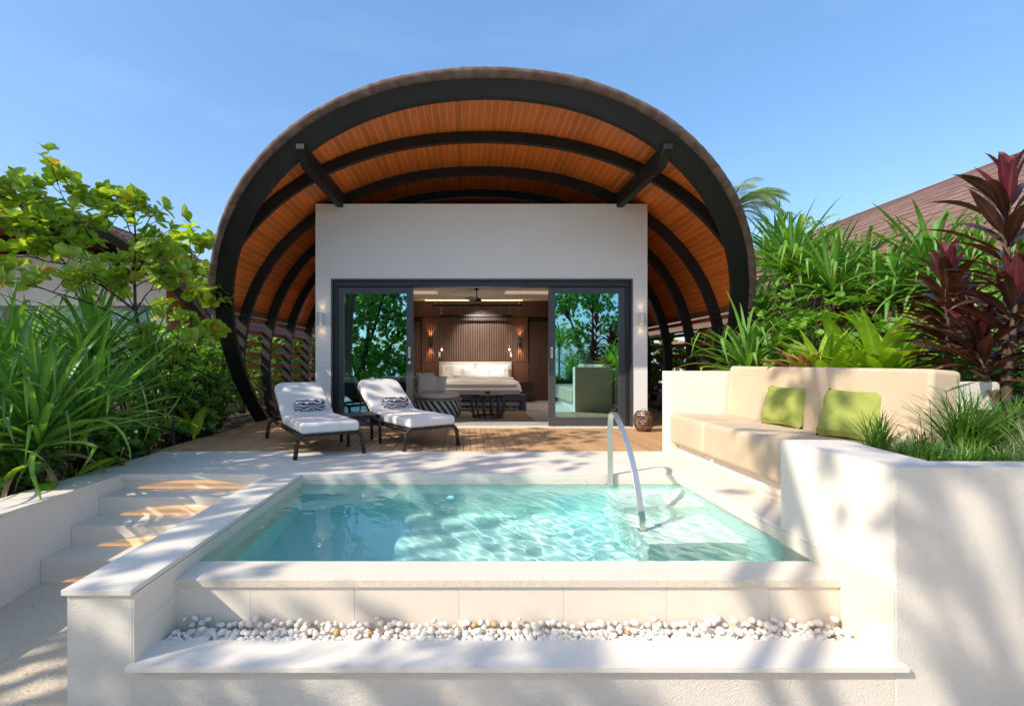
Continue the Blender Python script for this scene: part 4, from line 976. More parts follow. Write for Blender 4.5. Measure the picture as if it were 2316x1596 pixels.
def trunk(parent, pts, rad, m=None, name='trunk'): return MB().tube(pts, rad, 7).build(name, m or M['bark'], parent, smooth=True)
def pandanus(x, y, z, L, n, label, spread=1.25, seed=0, lean=(0,0), trunk_h=.25, nobj=80, group='pandanus clumps', heads=1, lo=.08, leaf='pandan'):
    rnd = random.Random(seed); t = empty('pandanus', (x,y,z), label=label, cat='pandanus', group=group)
    mats = []
    for h in range(heads):
        hp = Vector((lean[0],lean[1],trunk_h)) if heads == 1 else Vector((rnd.uniform(-.35,.35),rnd.uniform(-.3,.3),trunk_h*rnd.uniform(.6,1.25)))
        trunk(t, [(hp.x*.2,hp.y*.2,-.1),(hp.x*.6,hp.y*.6,hp.z*.5),(hp.x,hp.y,hp.z)], [.05,.045,.04])
        for i in range(n):
            k = i/n; az = i*2.39996+rnd.uniform(-.25,.25); tilt = lo+spread*k**.85+rnd.uniform(-.1,.1)
            l = L*(.72+.42*math.sin(math.pi*(.25+.6*k)))*rnd.uniform(.82,1.12)
            mats.append(orient(hp+Vector((0,0,.14*(1-k))), az, tilt, rnd.uniform(-.25,.25), l))
    LV[leaf].place(t, mats, nobj, rnd=rnd)
    if nobj > 60:
        LV['dry'].place(t, [orient(Vector((0,0,trunk_h*.8)), rnd.uniform(0,6.28), rnd.uniform(1.5,2.1), 0, L*.6) for _ in range(6)], 6, rnd=rnd)
    return t
def rosette(c, up, n, size, tilt0, rnd, out, stem=.03):
    """leaves radiating round a twig tip; up = twig direction"""
    q = Vector((0,0,1)).rotation_difference(up).to_matrix().to_4x4(); a0 = rnd.uniform(0,6.28)
    for i in range(n):
        t = tilt0*(.55+.75*i/n)+rnd.uniform(-.2,.2)
        out.append(Matrix.Translation(c) @ q @ orient(Vector((0,0,-.02*i/n)), a0+i*2.39996, t, rnd.uniform(-.4,.4), size*rnd.uniform(.75,1.15)))
def shrub(x, y, z, rx, ry, h, n, size, label, kind='shrub', seed=0, nobj=60, group=None, cat='shrub', name='shrub', flat=.35, mix=None):
    rnd = random.Random(seed); t = empty(name, (x,y,z), label=label, cat=cat)
    if group: t['group'] = group
    br = MB(); tips = []
    k = max(5, n//7)
    for i in range(k):
        a = rnd.uniform(0,6.28); rr = rnd.random()**.42; zz = h*(.12+.88*rnd.random()**.8); f = math.sin(math.pi*min(1,.25+.68*zz/h))**.7
        c = Vector((rx*rr*f*math.cos(a), ry*rr*f*math.sin(a), zz+rnd.uniform(-.04,.05)))
        up = Vector((c.x/rx*.8, c.y/ry*.8, .55+.6*zz/h)).normalized(); tips.append((c, up))
    for c, up in tips[::max(1,k//26)]:
        br.tube([Vector((c.x*.12,c.y*.12,-.05)), Vector((c.x*.5,c.y*.5,c.z*.55)), c], [.013,.009,.004], 5, cap=False)
    br.build('branches', M['bark'], t, smooth=True)
    A = []; B = []
    for c, up in tips: rosette(c, up, 7, size, 1.0, rnd, B if (mix and rnd.random() < mix[1]) else A)
    LV[kind].place(t, A, nobj, rnd=rnd)
    if B: LV[mix[0]].place(t, B, nobj//2, rnd=rnd)
    return t

# ---------------------------------------------------------------- left bed
def tree_branches(t, root, spec, rnd, size, per, kind='almond', nobj=300, old=.03, r0=.028):
    """spec: list of (point list) limbs in local coords; leaves grow in rosettes along the outer half of every limb"""
    A = []; O = []
    for li, (pts_, rr) in enumerate(spec):
        pts_ = [Vector(p) for p in pts_]; fine = []
        for a, b in zip(pts_, pts_[1:]):
            for k in range(4): fine.append(a.lerp(b, k/4)+Vector((rnd.uniform(-.012,.012),rnd.uniform(-.012,.012),rnd.uniform(-.01,.01))))
        fine.append(pts_[-1]); m = len(fine)
        MB().tube(fine, [rr*(1-.78*i/(m-1)) for i in range(m)], 7).build('limb' if li else 'trunk', M['bark'], t, smooth=True)
        if li == 0 and len(spec) > 1: ends = fine[-1:]
        else: ends = fine[m//3:]
        for i, p in enumerate(ends):
            if i != len(ends)-1 and rnd.random() < .15: continue
            if i == len(ends)-1: tip = p; up = (fine[-1]-fine[-3]).normalized()
            else:
                d = Vector((rnd.uniform(-1,1),rnd.uniform(-1,1),rnd.uniform(.1,1))).normalized(); tip = p+d*rnd.uniform(.10,.26); up = d
                MB().tube([p, p.lerp(tip,.5)+Vector((0,0,-.01)), tip], [.006,.005,.004], 5, cap=False).build('twig', M['bark'], t, smooth=True)
            up = (up+Vector((0,0,.6))).normalized(); rosette(tip, up, per+rnd.randrange(3), size, 1.15, rnd, A)
            if li and rnd.random() < .85: d2 = Vector((rnd.uniform(-1,1),rnd.uniform(-1,1),rnd.uniform(-.4,.8))).normalized(); rosette(tip+d2*rnd.uniform(.10,.24), (up+d2).normalized(), per, size, 1.2, rnd, A)
    for m in list(A):
        if rnd.random() < old: A.remove(m); O.append(m)
    LV[kind].place(t, A, nobj, rnd=rnd)
    if O: LV['almond_old'].place(t, O, 30, rnd=rnd)
def localise(b, pp): return [p-b for p in pp]
# tree A: spreads to the upper left of the picture
b = P(335, 880, 6.4); b.z = -.1; rn = random.Random(21)
tA = empty('sea_almond_tree', b, label='sea almond tree with big round light green leaves spreading over the top left garden', cat='tree', group='sea almond trees left of the pool')
sp = [(localise(b, [b, P(322,800,6.4), P(308,705,6.4), P(303,615,6.35), P(307,520,6.3), P(298,450,6.3)]), .030),
 (localise(b, [P(303,625,6.35), P(225,560,6.2), P(150,515,6.0), P(75,465,5.9), P(40,415,5.9)]), .017),
 (localise(b, [P(308,700,6.4), P(235,650,6.1), P(150,600,5.9), P(60,580,5.7), P(-60,590,5.6)]), .017),
 (localise(b, [P(310,730,6.4), P(215,690,6.0), P(120,660,5.7), P(40,640,5.6), P(-80,640,5.5)]), .014),
 (localise(b, [P(225,560,6.2), P(180,500,6.1), P(140,440,6.0), P(128,398,6.0)]), .010),
 (localise(b, [P(75,465,5.9), P(10,450,5.8), P(-60,440,5.7)]), .010),
 (localise(b, [P(150,600,5.9), P(110,540,5.8), P(50,520,5.7), P(-30,530,5.7)]), .010),
 (localise(b, [P(304,560,6.3), P(340,490,6.3), P(372,470,6.3)]), .010),
 (localise(b, [P(225,560,6.2), P(250,500,6.2), P(215,470,6.2)]), .010),
 (localise(b, [P(303,615,6.35), P(350,575,6.4), P(395,590,6.5)]), .010),
 (localise(b, [P(308,700,6.4), P(350,640,6.5), P(392,620,6.6)]), .010),
 (localise(b, [P(308,540,6.3), P(262,470,6.3), P(250,445,6.3)]), .009),(localise(b, [P(150,515,6.0), P(90,540,6.0), P(30,500,6.0), P(-20,490,6.0)]), .009),
 (localise(b, [P(235,650,6.1), P(200,600,6.0), P(120,570,6.0), P(60,545,6.0)]), .009),(localise(b, [P(215,690,6.0), P(240,640,6.0), P(190,625,5.9)]), .009),(localise(b, [P(308,700,6.4), P(270,640,6.3), P(262,600,6.3)]), .009),
 (localise(b, [P(303,625,6.35), P(345,560,6.4), P(352,530,6.4)]), .009),(localise(b, [P(304,650,6.35), P(360,620,6.4), P(415,640,6.5)]), .009),(localise(b, [P(225,560,6.2), P(190,540,6.3), P(205,500,6.3)]), .008)]
tree_branches(tA, b, sp, rn, .158, 6, nobj=300, old=.035)
b = P(438, 900, 8.0); b.z = -.1; tB = empty('sea_almond_tree', b, label='slim upright sea almond sapling just left of the arch roof', cat='tree', group='sea almond trees left of the pool')
tree_branches(tB, b, [(localise(b, [b, P(440,800,8), P(430,700,8), P(432,600,8), P(430,515,8)]), .026),
 (localise(b, [P(432,640,8), P(405,590,7.9), P(398,560,7.9)]), .010),(localise(b, [P(430,690,8), P(465,640,8), P(462,615,8)]), .010),
 (localise(b, [P(431,740,8), P(480,700,7.9), P(470,690,7.8)]), .010),(localise(b, [P(434,770,8), P(395,720,7.9), P(380,690,7.8)]), .010),(localise(b, [P(432,650,8), P(395,655,7.9), P(372,640,7.9)]), .009),(localise(b, [P(431,610,8), P(455,570,8), P(452,550,8)]), .009),(localise(b, [P(433,720,8), P(460,680,7.9), P(478,655,7.8)]), .009)], random.Random(5), .19, 6, nobj=220)
b = P(395, 950, 6.7); b.z = -.1; tC = empty('sea_almond_tree', b, label='thin leaning sea almond stem with few leaves in front of the sapling', cat='tree', group='sea almond trees left of the pool')
tree_branches(tC, b, [(localise(b, [b, P(385,860,6.7), P(398,790,6.7), P(410,710,6.7)]), .018),(localise(b, [P(390,830,6.7), P(350,800,6.6), P(335,775,6.5)]), .008),
 (localise(b, [P(398,790,6.7), P(450,770,6.7), P(462,760,6.6)]), .008)], random.Random(8), .16, 6, nobj=120)

# pandanus clumps on the left
for i, (u, Y, L, n, th, hd, lb) in enumerate((
    (105,4.55,1.40,50,.35,1,'big pandanus clump with long arching leaves at the left edge, nearest to the steps'),
    (20,5.3,1.45,48,.70,1,'pandanus clump with upright leaves cut by the left edge of the photo'),
    (235,5.15,1.25,50,.40,1,'pandanus clump with leaves hanging over the white coping'),
    (215,6.3,1.35,50,1.05,1,'tall pandanus clump behind the others, under the sea almond leaves'),
    (330,6.6,1.05,44,.80,1,'thin-leaved pandanus tuft left of the shrub hedge'),
    (60,6.6,1.3,48,1.0,1,'pandanus clump standing in front of the neighbouring villa window'),
    (-60,4.4,1.2,40,.25,1,'pandanus clump mostly outside the left edge of the photo'))):
    p = P(u, 819, Y); x = min(p.x, -4.0)
    pandanus(x, Y, -.1, L*.93, int(n*1.35), lb, spread=1.35, seed=30+i, trunk_h=th+.05, nobj=70, leaf='pandan_thin', group='pandanus clumps left of the pool')
# broadleaf shrubs along the deck
for i, (u, Y, rx, h, n, size, kind, lb) in enumerate((
    (400,7.0,.55,.85,380,.13,'shrub','dark glossy shrub at the corner of the deck, beside the white coping'),
    (335,5.9,.42,.55,300,.15,'vine','low heart-leaved plant spilling to the coping between pandanus and deck'),
    (150,4.75,.38,.38,240,.12,'shrub','low dark leafy cover at the foot of the nearest pandanus, beside the coping'),
    (40,4.35,.40,.35,240,.12,'shrub','low dark leafy cover at the left edge of the photo, beside the coping'),
    (265,5.25,.38,.48,260,.12,'vine','low round-leaved cover between the nearest pandanus and the next'),
    (455,7.4,.50,.95,360,.15,'shrub','shrub with rosettes of spoon leaves touching the deck, left of the big black rib'),
    (500,8.2,.5,1.0,340,.15,'shrub','glossy shrub rising beside the foot of the big black rib'),
    (385,7.9,.8,1.45,460,.13,'vine','dense climbing mass of round dark leaves behind the thin stem'),
    (300,7.4,.8,1.35,420,.14,'shrub','dark shrub behind the tall pandanus'),
    (190,7.6,.9,1.25,420,.14,'shrub','dark shrub under the middle of the sea almond branches'),
    (60,7.8,1.0,1.2,420,.14,'shrub','dark shrub in front of the neighbouring villa window'),
    (490,8.9,.45,1.5,380,.13,'shrub_light','bright leafy bush squeezed between the sapling and the big black rib'),
    (400,8.4,.7,1.7,480,.14,'shrub_light','bright bush under the sapling, behind the dark climber'),
    (450,9.2,.8,1.9,520,.15,'shrub','tall bright shrub behind the sapling'),
    (380,10.0,1.0,1.9,480,.16,'shrub_light','bright green bush below the neighbouring eave'))):
    p = P(u, 819, Y); shrub(min(p.x, -3.95-rx*.75), Y, -.1, rx, rx*.8, h, n, size, lb, kind, seed=60+i, nobj=110 if i < 8 else 50, mix=('shrub_light', .25) if kind == 'shrub' else None)
for i, (y, h) in enumerate(((10.0,1.5),(11.2,1.7),(12.5,1.75),(13.9,1.7),(15.4,1.8),(17,2.0))):
    shrub(-5.15, y, .0, .6, .8, h, 420, .17, ('bright','dense','leafy','tall','fresh green','broad')[i]+' green bush behind the fence slats, '+('nearest the camera','second from the camera','third from the camera','fourth from the camera','fifth from the camera','farthest')[i]+' on the left side', 'shrub_light', seed=90+i, nobj=40, group='bushes behind the left fence slats', mix=('shrub',.4))
# paddle-leaved plants at the deck
t = empty('paddle_leaf_plant', (P(0,0,7.0).x*0-3.98,7.15,-.1), label='plant with two big upright paddle leaves beside the deck corner', cat='plant')
LV['paddle'].place(t, [orient(Vector((0,0,0)), 2.6, .45, 1.2, 1.0), orient(Vector((.0,-.1,0)), .2, .18, 1.3, .62), orient(Vector((0,.1,0)), 4.0, .6, .8, .7)], 5)
t = empty('paddle_leaf_plant', (-3.98,4.75,-.1), label='lime leaves lying low over the white coping under the pandanus', cat='plant')
LV['paddle'].place(t, [orient(Vector((0,0,0)), .3, .95, .3, .55), orient(Vector((-.05,-.15,0)), -.8, 1.05, .2, .6), orient(Vector((0,.25,0)), .8, .9, .4, .5), orient(Vector((-.1,-.5,.1)), -.3, .8, .2, .55), orient(Vector((-.1,.3,.2)), -.2, .5, .2, .6)], 5)
# ---------------------------------------------------------------- right bed
for i, (u, v, Y, L, n, th, lb) in enumerate((
    (1690,835,6.55,.98,44,.10,'young pandanus with bright arching leaves right behind the white end wall'),
    (1745,820,6.9,.85,36,.0,'low pandanus tuft behind the left end of the bench backrest'),
    (1790,600,8.2,1.15,60,1.75,'tall pandanus clump rising against the sky right of the arch'),
    (1880,640,7.6,1.05,54,1.35,'pandanus clump right of the tallest one, below the shingle roof'),
    (2010,650,7.0,1.0,44,1.15,'pandanus clump in front of the middle of the shingle roof'),
    (2110,560,6.6,1.1,50,1.35,'light green pandanus clump behind the smaller red cordyline'),
    (2200,600,6.2,1.05,46,1.15,'pandanus clump between the two red cordylines'),
    (1720,700,8.6,.95,40,.9,'pandanus clump touching the right foot of the arch roof'),
    (1760,560,9.2,1.1,46,2.1,'highest pandanus clump rising beside the arch rim, farthest back'),
    (1850,560,9.6,1.1,46,1.9,'pandanus clump far back against the sky, left of the shingle roof'),
    (1950,600,8.4,1.1,46,1.5,'pandanus clump far back in front of the left part of the shingle roof'),
    (2060,560,8.0,1.1,46,1.7,'pandanus clump far back above the smaller red cordyline'),
    (2250,560,7.4,1.1,46,1.6,'pandanus clump far back left of the tall cordyline'),
    (2330,650,5.6,1.0,40,1.0,'pandanus clump behind the tall red cordyline'))):
    p = P(u, 819, Y); zb = .80 if Y < 6.1 else (.0 if i > 1 else .35)
    thh = th if zb > .5 else th+.8-zb
    if i > 1 and p.x < 4.75: p.x = 4.75
    pandanus(p.x, Y, zb, L, int(n*1.5), lb, spread=1.6, seed=130+i, trunk_h=thh, nobj=75, group='pandanus clumps right of the pool', lo=.05)
MB().box((3.47,6.101,-.6),(4.6,6.95,.36)).build('low_bed', M['soil'])['kind'] = 'structure'
for i, (u, Y, rx, h, n, size, kind, lb) in enumerate((
    (1900,6.7,.85,1.25,480,.10,'vine_light','mass of small round-leaved creepers behind the lime crinum'),
    (1800,7.6,.8,1.75,420,.11,'shrub_light','green undergrowth between the tall pandanus and the arch'),
    (1840,6.0,.6,.85,420,.10,'vine_light','pale round-leaved creeper heaped just above the left part of the backrest'),
    (1740,7.3,.6,1.35,380,.12,'shrub','dark leafy undergrowth beside the right foot of the arch'),
    (2040,5.6,.7,.75,420,.12,'vine','dark round-leaved creeper between the lime crinum and the small cordyline'),
    (2160,5.3,.8,.95,460,.15,'shrub_light','bright broadleaf shrub behind the small cordyline'),
    (2290,4.9,.8,1.0,460,.16,'shrub_light','bright broadleaf shrub behind the tall cordyline'),
    (2230,4.1,.45,.42,300,.13,'shrub','low dark leafy shrub between the stems of the two cordylines'),
    (2080,7.8,1.2,1.9,520,.15,'shrub','dark green hedge in front of the shingle roof'),
    (2280,7.0,1.2,2.0,520,.15,'shrub','dark green hedge at the right edge in front of the roof'))):
    p = P(u, 819, Y); shrub(p.x, Y, .80 if Y < 6.1 else .0, rx, rx*.7, h+(0 if Y < 6.1 else .75), n, size, lb, kind, seed=160+i, nobj=90 if i < 6 else 40, mix=('shrub_light', .3) if kind == 'shrub' else None)
for i, (y, h) in enumerate(((9.4,1.25),(10.8,1.6),(12.3,1.5),(13.8,1.7),(15.5,1.8))):
    shrub(5.3, y, .0, .6, .85, h, 380, .17, ('heart-leaved','dense','leafy','tall','broad')[i]+' vine bush behind the right fence slats, '+('nearest the camera','second from the camera','third from the camera','fourth from the camera','farthest')[i], 'vine', seed=190+i, nobj=50, group='bushes behind the right fence slats', mix=('vine_light',.35))
# lime crinum
p = P(1965, 840, 4.9); t = empty('crinum', (p.x,4.75,.90), label='big lime green crinum with broad strap leaves directly behind the beige backrest', cat='plant')
rn = random.Random(3); A = []
for i in range(44):
    k = i/44; A.append(orient(Vector((0,0,0)), i*2.39996+rn.uniform(-.2,.2), .12+1.15*k+rn.uniform(-.08,.08), rn.uniform(-.2,.2), (.95-.25*k)*rn.uniform(.8,1.05)))
LV['crinum'].place(t, A, 60, rnd=rn)
p = P(1975, 700, 5.0); t = empty('banana_leaf_plant', (p.x,5.15,.80), label='single long yellow-green blade leaning left above the lime crinum', cat='plant')
LV['crinum'].place(t, [orient(Vector((0,0,.10)), R(180), .50, R(55), 1.0)], 2)
t = empty('crinum', (P(1880,0,4.9).x,5.0,.88), label='smaller lime crinum with toothed leaves left of the big one', cat='plant')
LV['crinum'].place(t, [orient(Vector((0,0,0)), i*2.4, .25+.75*i/22, rn.uniform(-.2,.2), .68) for i in range(22)], 22)
t = empty('croton', (P(1820,0,5.0).x,5.1,.80), label='coppery orange croton between the backrest and the young pandanus', cat='plant')
LV['croton'].place(t, [orient(Vector((rn.uniform(-.1,.1),rn.uniform(-.1,.1),rn.uniform(0,.22))), i*2.4, .25+1.2*rn.random(), rn.uniform(-.3,.3), rn.uniform(.26,.42)) for i in range(60)], 60)
# red cordylines
def cordyline(x, y, z, H, crown0, n, L, label, seed, heads, nobj=200):
    rnd = random.Random(seed); t = empty('cordyline', (x,y,z), label=label, cat='cordyline', group='red cordylines in the right bed')
    A = []; B = []
    for hx, hy, hh in heads:
        trunk(t, [(0,0,-.05),(hx*.25,hy*.25,hh*.3),(hx*.7,hy*.7,hh*.65),(hx,hy,hh)], [.026,.022,.018,.014])
        for i in range(n):
            k = i/n; zz = hh*(1-(1-crown0)*k); f = zz/hh; p = Vector((hx*f,hy*f,zz))
            m = orient(p, i*2.39996+rnd.uniform(-.3,.3), .10+1.45*k**.8+rnd.uniform(-.1,.1), rnd.uniform(-.3,.3), L*(.80+.35*math.sin(math.pi*min(1,k*1.2)))*rnd.uniform(.8,1.1))
            (B if k < .16 else A).append(m)
    LV['red'].place(t, A, nobj, rnd=rnd); LV['red_young'].place(t, B, 40, rnd=rnd)
b1 = P(2143, 850, 3.95); cordyline(b1.x, 3.95, .80, 1, .34, 54, .43, 'smaller red cordyline on a bare stem right behind the end of the bench', 1, [(.0,0,1.02),(.09,.05,.72)], 200)
b2 = P(2292, 880, 3.25); cordyline(b2.x, 3.30, .60, 1, .46, 44, .42, 'tall red cordyline with crimson top leaves at the right edge of the photo', 2, [(.02,.0,1.70),(-.02,-.08,1.0),(-.08,.10,.66)], 240)

# fine grasses in the planter
def tuft(x, y, z, L, n, m, label, seed, spread=.9, w=.012, name='grass_tuft', group='grass tufts in the planter', hard=0):
    rnd = random.Random(seed); mb = MB()
    for i in range(n):
        v, f = blade(L*rnd.uniform(.5,1.1), w*rnd.uniform(.7,1.2), rnd.uniform(.3,1.9)*(1-hard), i, 6, .2)
        mt = orient(Vector((rnd.gauss(0,.025),rnd.gauss(0,.025),0)), rnd.uniform(0,6.28), abs(rnd.gauss(.25,spread*.45)), rnd.uniform(-.4,.4))
        mb.add([mt @ Vector(q) for q in v], f)
    t = empty(name, (x,y,z), label=label, cat='grass', group=group)
    o = mb.build('blades', m, t, smooth=True); o['kind'] = 'stuff'; return t
rn = random.Random(77); k = 0
big = [(3.05,2.98,.50,260,'grass','tallest liriope tuft with stiff dark blades, fanning in front of the white wall section'),
       (3.42,3.08,.42,200,'grass','liriope tuft right of the tallest one, beside the cordyline stem'),
       (2.62,3.10,.30,150,'grass','liriope tuft at the left end of the planter, in front of the right lime cushion'),
       (3.18,2.72,.30,170,'grass_pale','pale variegated grass tuft near the right edge of the photo')]
for x, y, L, n, m, lb in big: tuft(x, y, .53, L, n, M[m], lb, 300+k, .95, .010, hard=.25); k += 1
spots = [(2.66,2.98),(2.58,2.86),(2.72,2.84),(2.60,2.72),(2.74,2.70),(2.86,2.74),(2.80,2.92),(2.94,2.86),(2.98,2.68),(3.10,2.62),(2.86,2.62),(2.70,2.62),(3.30,2.66),(3.44,2.80),(2.78,3.10),(2.92,3.12),(3.28,2.90),(3.55,2.70),(3.6,3.0),(3.75,2.8)]
TW = ['behind the left planter rim','at the inner left corner of the planter rim','just right of the inner rim corner','at the left rim, halfway to the front','right of the left rim tuft, halfway to the front','in the middle of the planter front half','left of the tallest liriope tuft','in front of the tallest liriope tuft','near the front rim below the tallest tuft','at the front rim, centre','at the front rim, left of centre','at the front left bend of the rim','at the front rim beside the pale variegated tuft','right of the pale variegated tuft','behind the left liriope tuft, against the bench','left behind the tallest liriope tuft','between the tallest tuft and the pale variegated one','at the front rim near the right photo edge','behind the front rim tufts near the right photo edge','farthest right at the photo edge']
for i, (x, y) in enumerate(spots):
    tuft(x, y, .53, rn.uniform(.13,.22), 110, M['grass' if i % 4 else 'grass_pale'], ('pale streaky' if i % 4 == 0 else 'fresh green')+' short grass tuft '+TW[i], 320+i, 1.1, .006, group='short tufts of the low grass cover')
tuft(3.62, 3.12, .55, .42, 170, M['grass'], 'tall thin grass around the foot of the tall cordyline', 351, 1.0, .008, hard=.2)
tuft(3.85, 3.25, .55, .45, 170, M['grass'], 'tall thin grass at the right edge of the photo beside the tall cordyline', 352, 1.0, .008, hard=.2)
# feathery weed
t = empty('feathery_weed', (2.80,2.92,.53), label='thin weed with feathery leaflets in front of the beige backrest', cat='plant')
for j, (dx, h) in enumerate(((0,.36),(.10,.42),(-.06,.28))):
    MB().tube([(dx,0,0),(dx+.01,.02,h*.6),(dx-.02,0,h)], [.003,.002,.0015], 5).build('stem', M['bark'], t)
    A = []
    for q in range(7):
        zz = h*(.45+.08*q); az = q*2.4
        for l_ in range(9):
            for s_ in (-1,1): A.append(Matrix.Translation((dx,0,zz)) @ Matrix.Rotation(az,4,'Z') @ Matrix.Translation((.015+.011*l_,s_*.001,.02+.004*l_)) @ Matrix.Rotation(s_*1.3,4,'Z') @ Matrix.Rotation(R(80),4,'Y') @ Matrix.Scale(.022,4))
    join_insts([(LV['shrub'].raw[0], m) for m in A], 'leaflets', M['grass'], t)
tag(MB().add([(0,0,0),(.06,.02,.012),(.10,0,.004),(.05,-.03,0)], [(0,1,2,3)]).build('fallen_leaf', M['hull'], loc=(3.02,2.62,.545)), 'single rust-brown fallen leaf lying in the grass of the planter', 'leaf')

# ---------------------------------------------------------------- coconut palm behind
def palm(x, y, H, label, seed, nf=16, L=3.0):
    rnd = random.Random(seed); t = empty('coconut_palm', (x,y,0), label=label, cat='palm tree')
    trunk(t, [(0,0,-.3),(.1,0,H*.5),(.3,0,H)], [.17,.13,.10])
    fr = blade(1, .055, .0, 1, 2, .1)
    for i in range(nf):
        az = i*2.39996; el = rnd.uniform(.1,1.35); rachis = []; q = Vector((.3,0,H)); a = el*.8+.15; mats = []
        d0 = Vector((math.cos(az),math.sin(az),0))
        for k in range(21):
            rachis.append(q.copy()); d = d0*math.sin(a)+Vector((0,0,math.cos(a))); q = q+d*(L/20); a += .085+.03*rnd.random()
        MB().tube(rachis, [.025*(1-.85*k/20) for k in range(21)], 5).build('frond_stem', M['palm'], t, smooth=True)
        side = Vector((-math.sin(az),math.cos(az),0))
        for k in range(3,21):
            dr = (rachis[k]-rachis[k-1]).normalized()
            for j in (0,.33,.66):
                for s_ in (-1,1):
                    p_ = rachis[k-1].lerp(rachis[k], j); dd = (side*s_+dr*.75+Vector((0,0,-.35+rnd.uniform(-.15,.1)))).normalized()
                    ll = .62*math.sin(math.pi*(.12+.80*k/21))*rnd.uniform(.85,1.1)
                    m = Vector((0,0,1)).rotation_difference(dd).to_matrix().to_4x4(); mats.append(((np.array(fr[0]), fr[1]), Matrix.Translation(p_) @ m @ Matrix.Scale(ll,4)))
        o = join_insts(mats, 'frond', M['palm'], t, kind=None)
palm(10.2, 19.5, 7.0, 'coconut palm rising behind the right flank of the arch roof', 4, 28, 2.5)
# ---------------------------------------------------------------- shade trees behind and beside the camera
def shade_tree(x, y, H, blobs, n, label, seed, size=.17, group='leafy beach trees behind the camera', zb=-.7, extra_limbs=0):
    rnd = random.Random(seed); t = empty('beach_tree', (x,y,zb), label=label, cat='tree', group=group)
    mats = []; tot = sum(b[3]**2 for b in blobs)
    for bx, by, bz, br in blobs:
        c = Vector((bx-x,by-y,bz-zb)); trunk(t, [(0,0,0),(c.x*.12,c.y*.12,c.z*.3),(c.x*.55,c.y*.55,c.z*.62),c], [.15,.12,.07,.02], name='limb')
        m = int(n*br**2/tot)
        for i in range(m//8):
            d = Vector((rnd.gauss(0,1),rnd.gauss(0,1),rnd.gauss(0,.8))).normalized()*br*rnd.random()**.4; up = (d.normalized()+Vector((0,0,.7))).normalized()
            rosette(c+d, up, 8, size, 1.1, rnd, mats)
        for i in range(10):
            d = Vector((rnd.gauss(0,1),rnd.gauss(0,1),rnd.gauss(0,.6))).normalized()*br*.85; MB().tube([c*.8, c+d*.5, c+d], [.03,.018,.006], 5).build('twig', M['bark'], t, smooth=True)
    LV['shade'].place(t, mats, 0, rnd=rnd); return t
def over(x, y, z, tt): q = Vector((x,y,z))-SUN*tt; return (q.x,q.y,q.z)
# crown positions are given by the spot of the terrace they shade and the distance back along the sun's direction
SH1 = [over(*a)+(r,) for a, r in (((-3.2,6.6,0,8.6),1.15),((-1.3,6.9,0,8.8),1.15),((-3.0,5.0,0,8.2),1.0),((-1.2,5.4,0,9.3),.95),((.9,7.3,0,9.2),.85),((-2.3,8.2,.6,8.6),1.0))]
shade_tree(-8.4, 2.2, 7, SH1, 5200, 'dense tree left of the camera that throws dappled shade over the deck and loungers', 401)
SH2 = [over(*a)+(r,) for a, r in (((-2.7,3.3,0,9.2),.75),((-.9,3.9,-.3,9.8),.85),((-2.2,2.4,-.3,9.0),.70),((-.9,2.4,-.6,9.4),.60),((.05,2.4,-.5,9.7),.45),((-1.7,2.4,-.5,9.2),.5),((.6,5.6,0,10.6),.7))]
shade_tree(-8.6, -1.6, 7, SH2, 1900, 'open tree left behind the camera that throws streaky shade over the pool wall and steps', 402)
SH3 = [over(*a)+(r,) for a, r in (((2.9,2.6,.3,10.5),.70),((2.4,3.9,.6,10.5),.60),((.8,2.5,-.45,11.5),.34),((3.3,4.6,.8,11),.6),((2.6,2.4,-.3,11.5),.5))]
shade_tree(-5.2, -4.2, 8, SH3, 520, 'sparse high-branched tree behind the camera that dapples the bench and planter', 403)
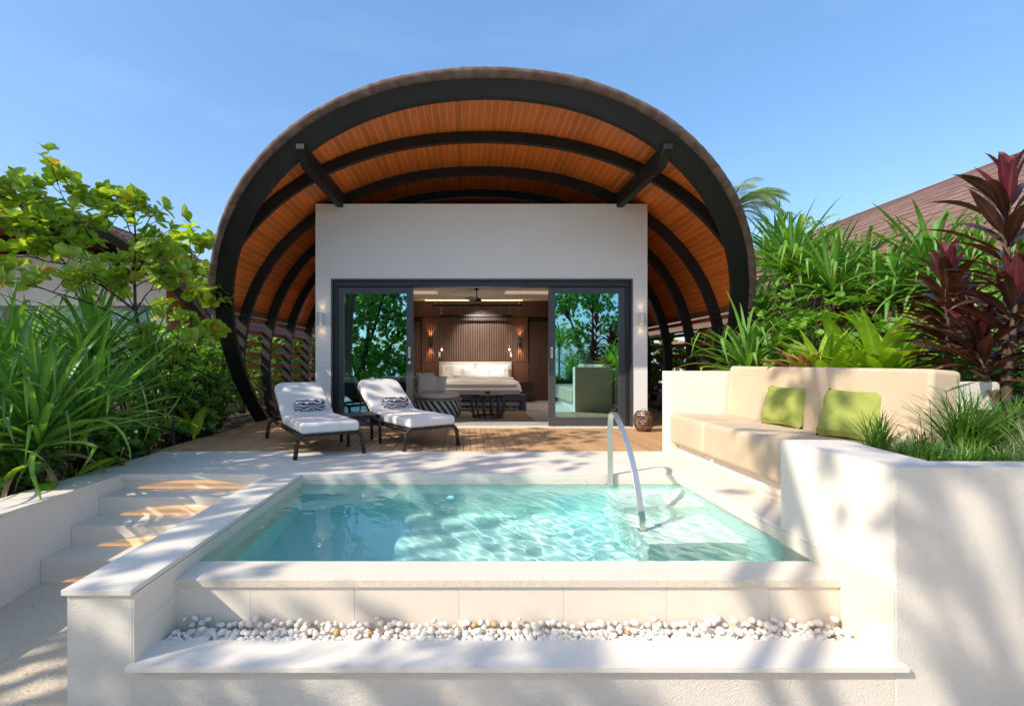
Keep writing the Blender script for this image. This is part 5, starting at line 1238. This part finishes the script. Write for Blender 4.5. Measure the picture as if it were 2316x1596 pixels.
shade_tree(-5.2, -6.6, 6, [(-6.2,-6.5,3.4,1.7),(-4.4,-6.2,4.4,1.6),(-3.0,-7.0,3.0,1.5),(-5.0,-7.0,1.4,1.6),(-2.9,-6.6,1.0,1.2),(-7.4,-7.2,2.2,1.5),(-3.8,-7.2,5.6,1.2)], 15000, 'dense tree reflected in the left glass door', 404, .24)
shade_tree(6.4, -7.5, 6, [(4.8,-7.0,4.2,1.0),(6.4,-7.6,4.6,1.2),(7.6,-7.2,3.0,1.0),(5.6,-8,2.6,.9),(6.2,-7.4,.9,1.2)], 6500, 'open tree reflected in the right glass door', 405, .2)
for i, (x, y, th) in enumerate(((4.4,-6.0,2.6),(5.0,-5.4,1.2),(6.9,-6.6,1.0),(3.8,-7.0,.6))):
    pandanus(x, y, -.7, 1.25, 50, ('tall','middle-sized','low','smallest')[i]+' pandanus at the beach behind the camera, seen in the right glass door', seed=440+i, trunk_h=th, nobj=0, group='pandanus reflected in the right glass door', spread=1.9)
# distant green behind the villas
for i, (x, y, r, h) in enumerate(((-7.5,27,2.6,4.6),(-3,29,3,3.2),(3.5,29,3,3.4),(9.5,28,2.8,3.6),(-14,29,3,4.5),(15,28,3,3.4))):
    shrub(x, y, 0, r, 1.6, h, 900, .34, 'distant tree canopy behind the villas, '+('left of the arch','behind the left side of the arch','behind the right side of the arch','right of the arch','far left','far right')[i], 'shrub_light', seed=500+i, nobj=0, name='background_tree', cat='tree', group='trees behind the villas')
# ------------------------------------------------------------------ put each thing's empty at its base
bpy.context.view_layer.update()
for o in list(COL.objects):
    if o.type == 'EMPTY' and o.parent is None and (o.location.length < 1e-6 or (o.location.y == 0 and o.location.z == 0)) and o.children:
        lo = Vector((1e9,)*3); hi = -lo
        for ch in o.children:
            if ch.type != 'MESH': continue
            for c in ch.bound_box:
                w = ch.matrix_basis @ Vector(c)
                for k in range(3): lo[k] = min(lo[k], w[k]); hi[k] = max(hi[k], w[k])
        b = Vector(((lo.x+hi.x)/2,(lo.y+hi.y)/2,lo.z)); 
        o.location = o.location+b
        for ch in o.children: ch.matrix_basis = Matrix.Translation(-b) @ ch.matrix_basis
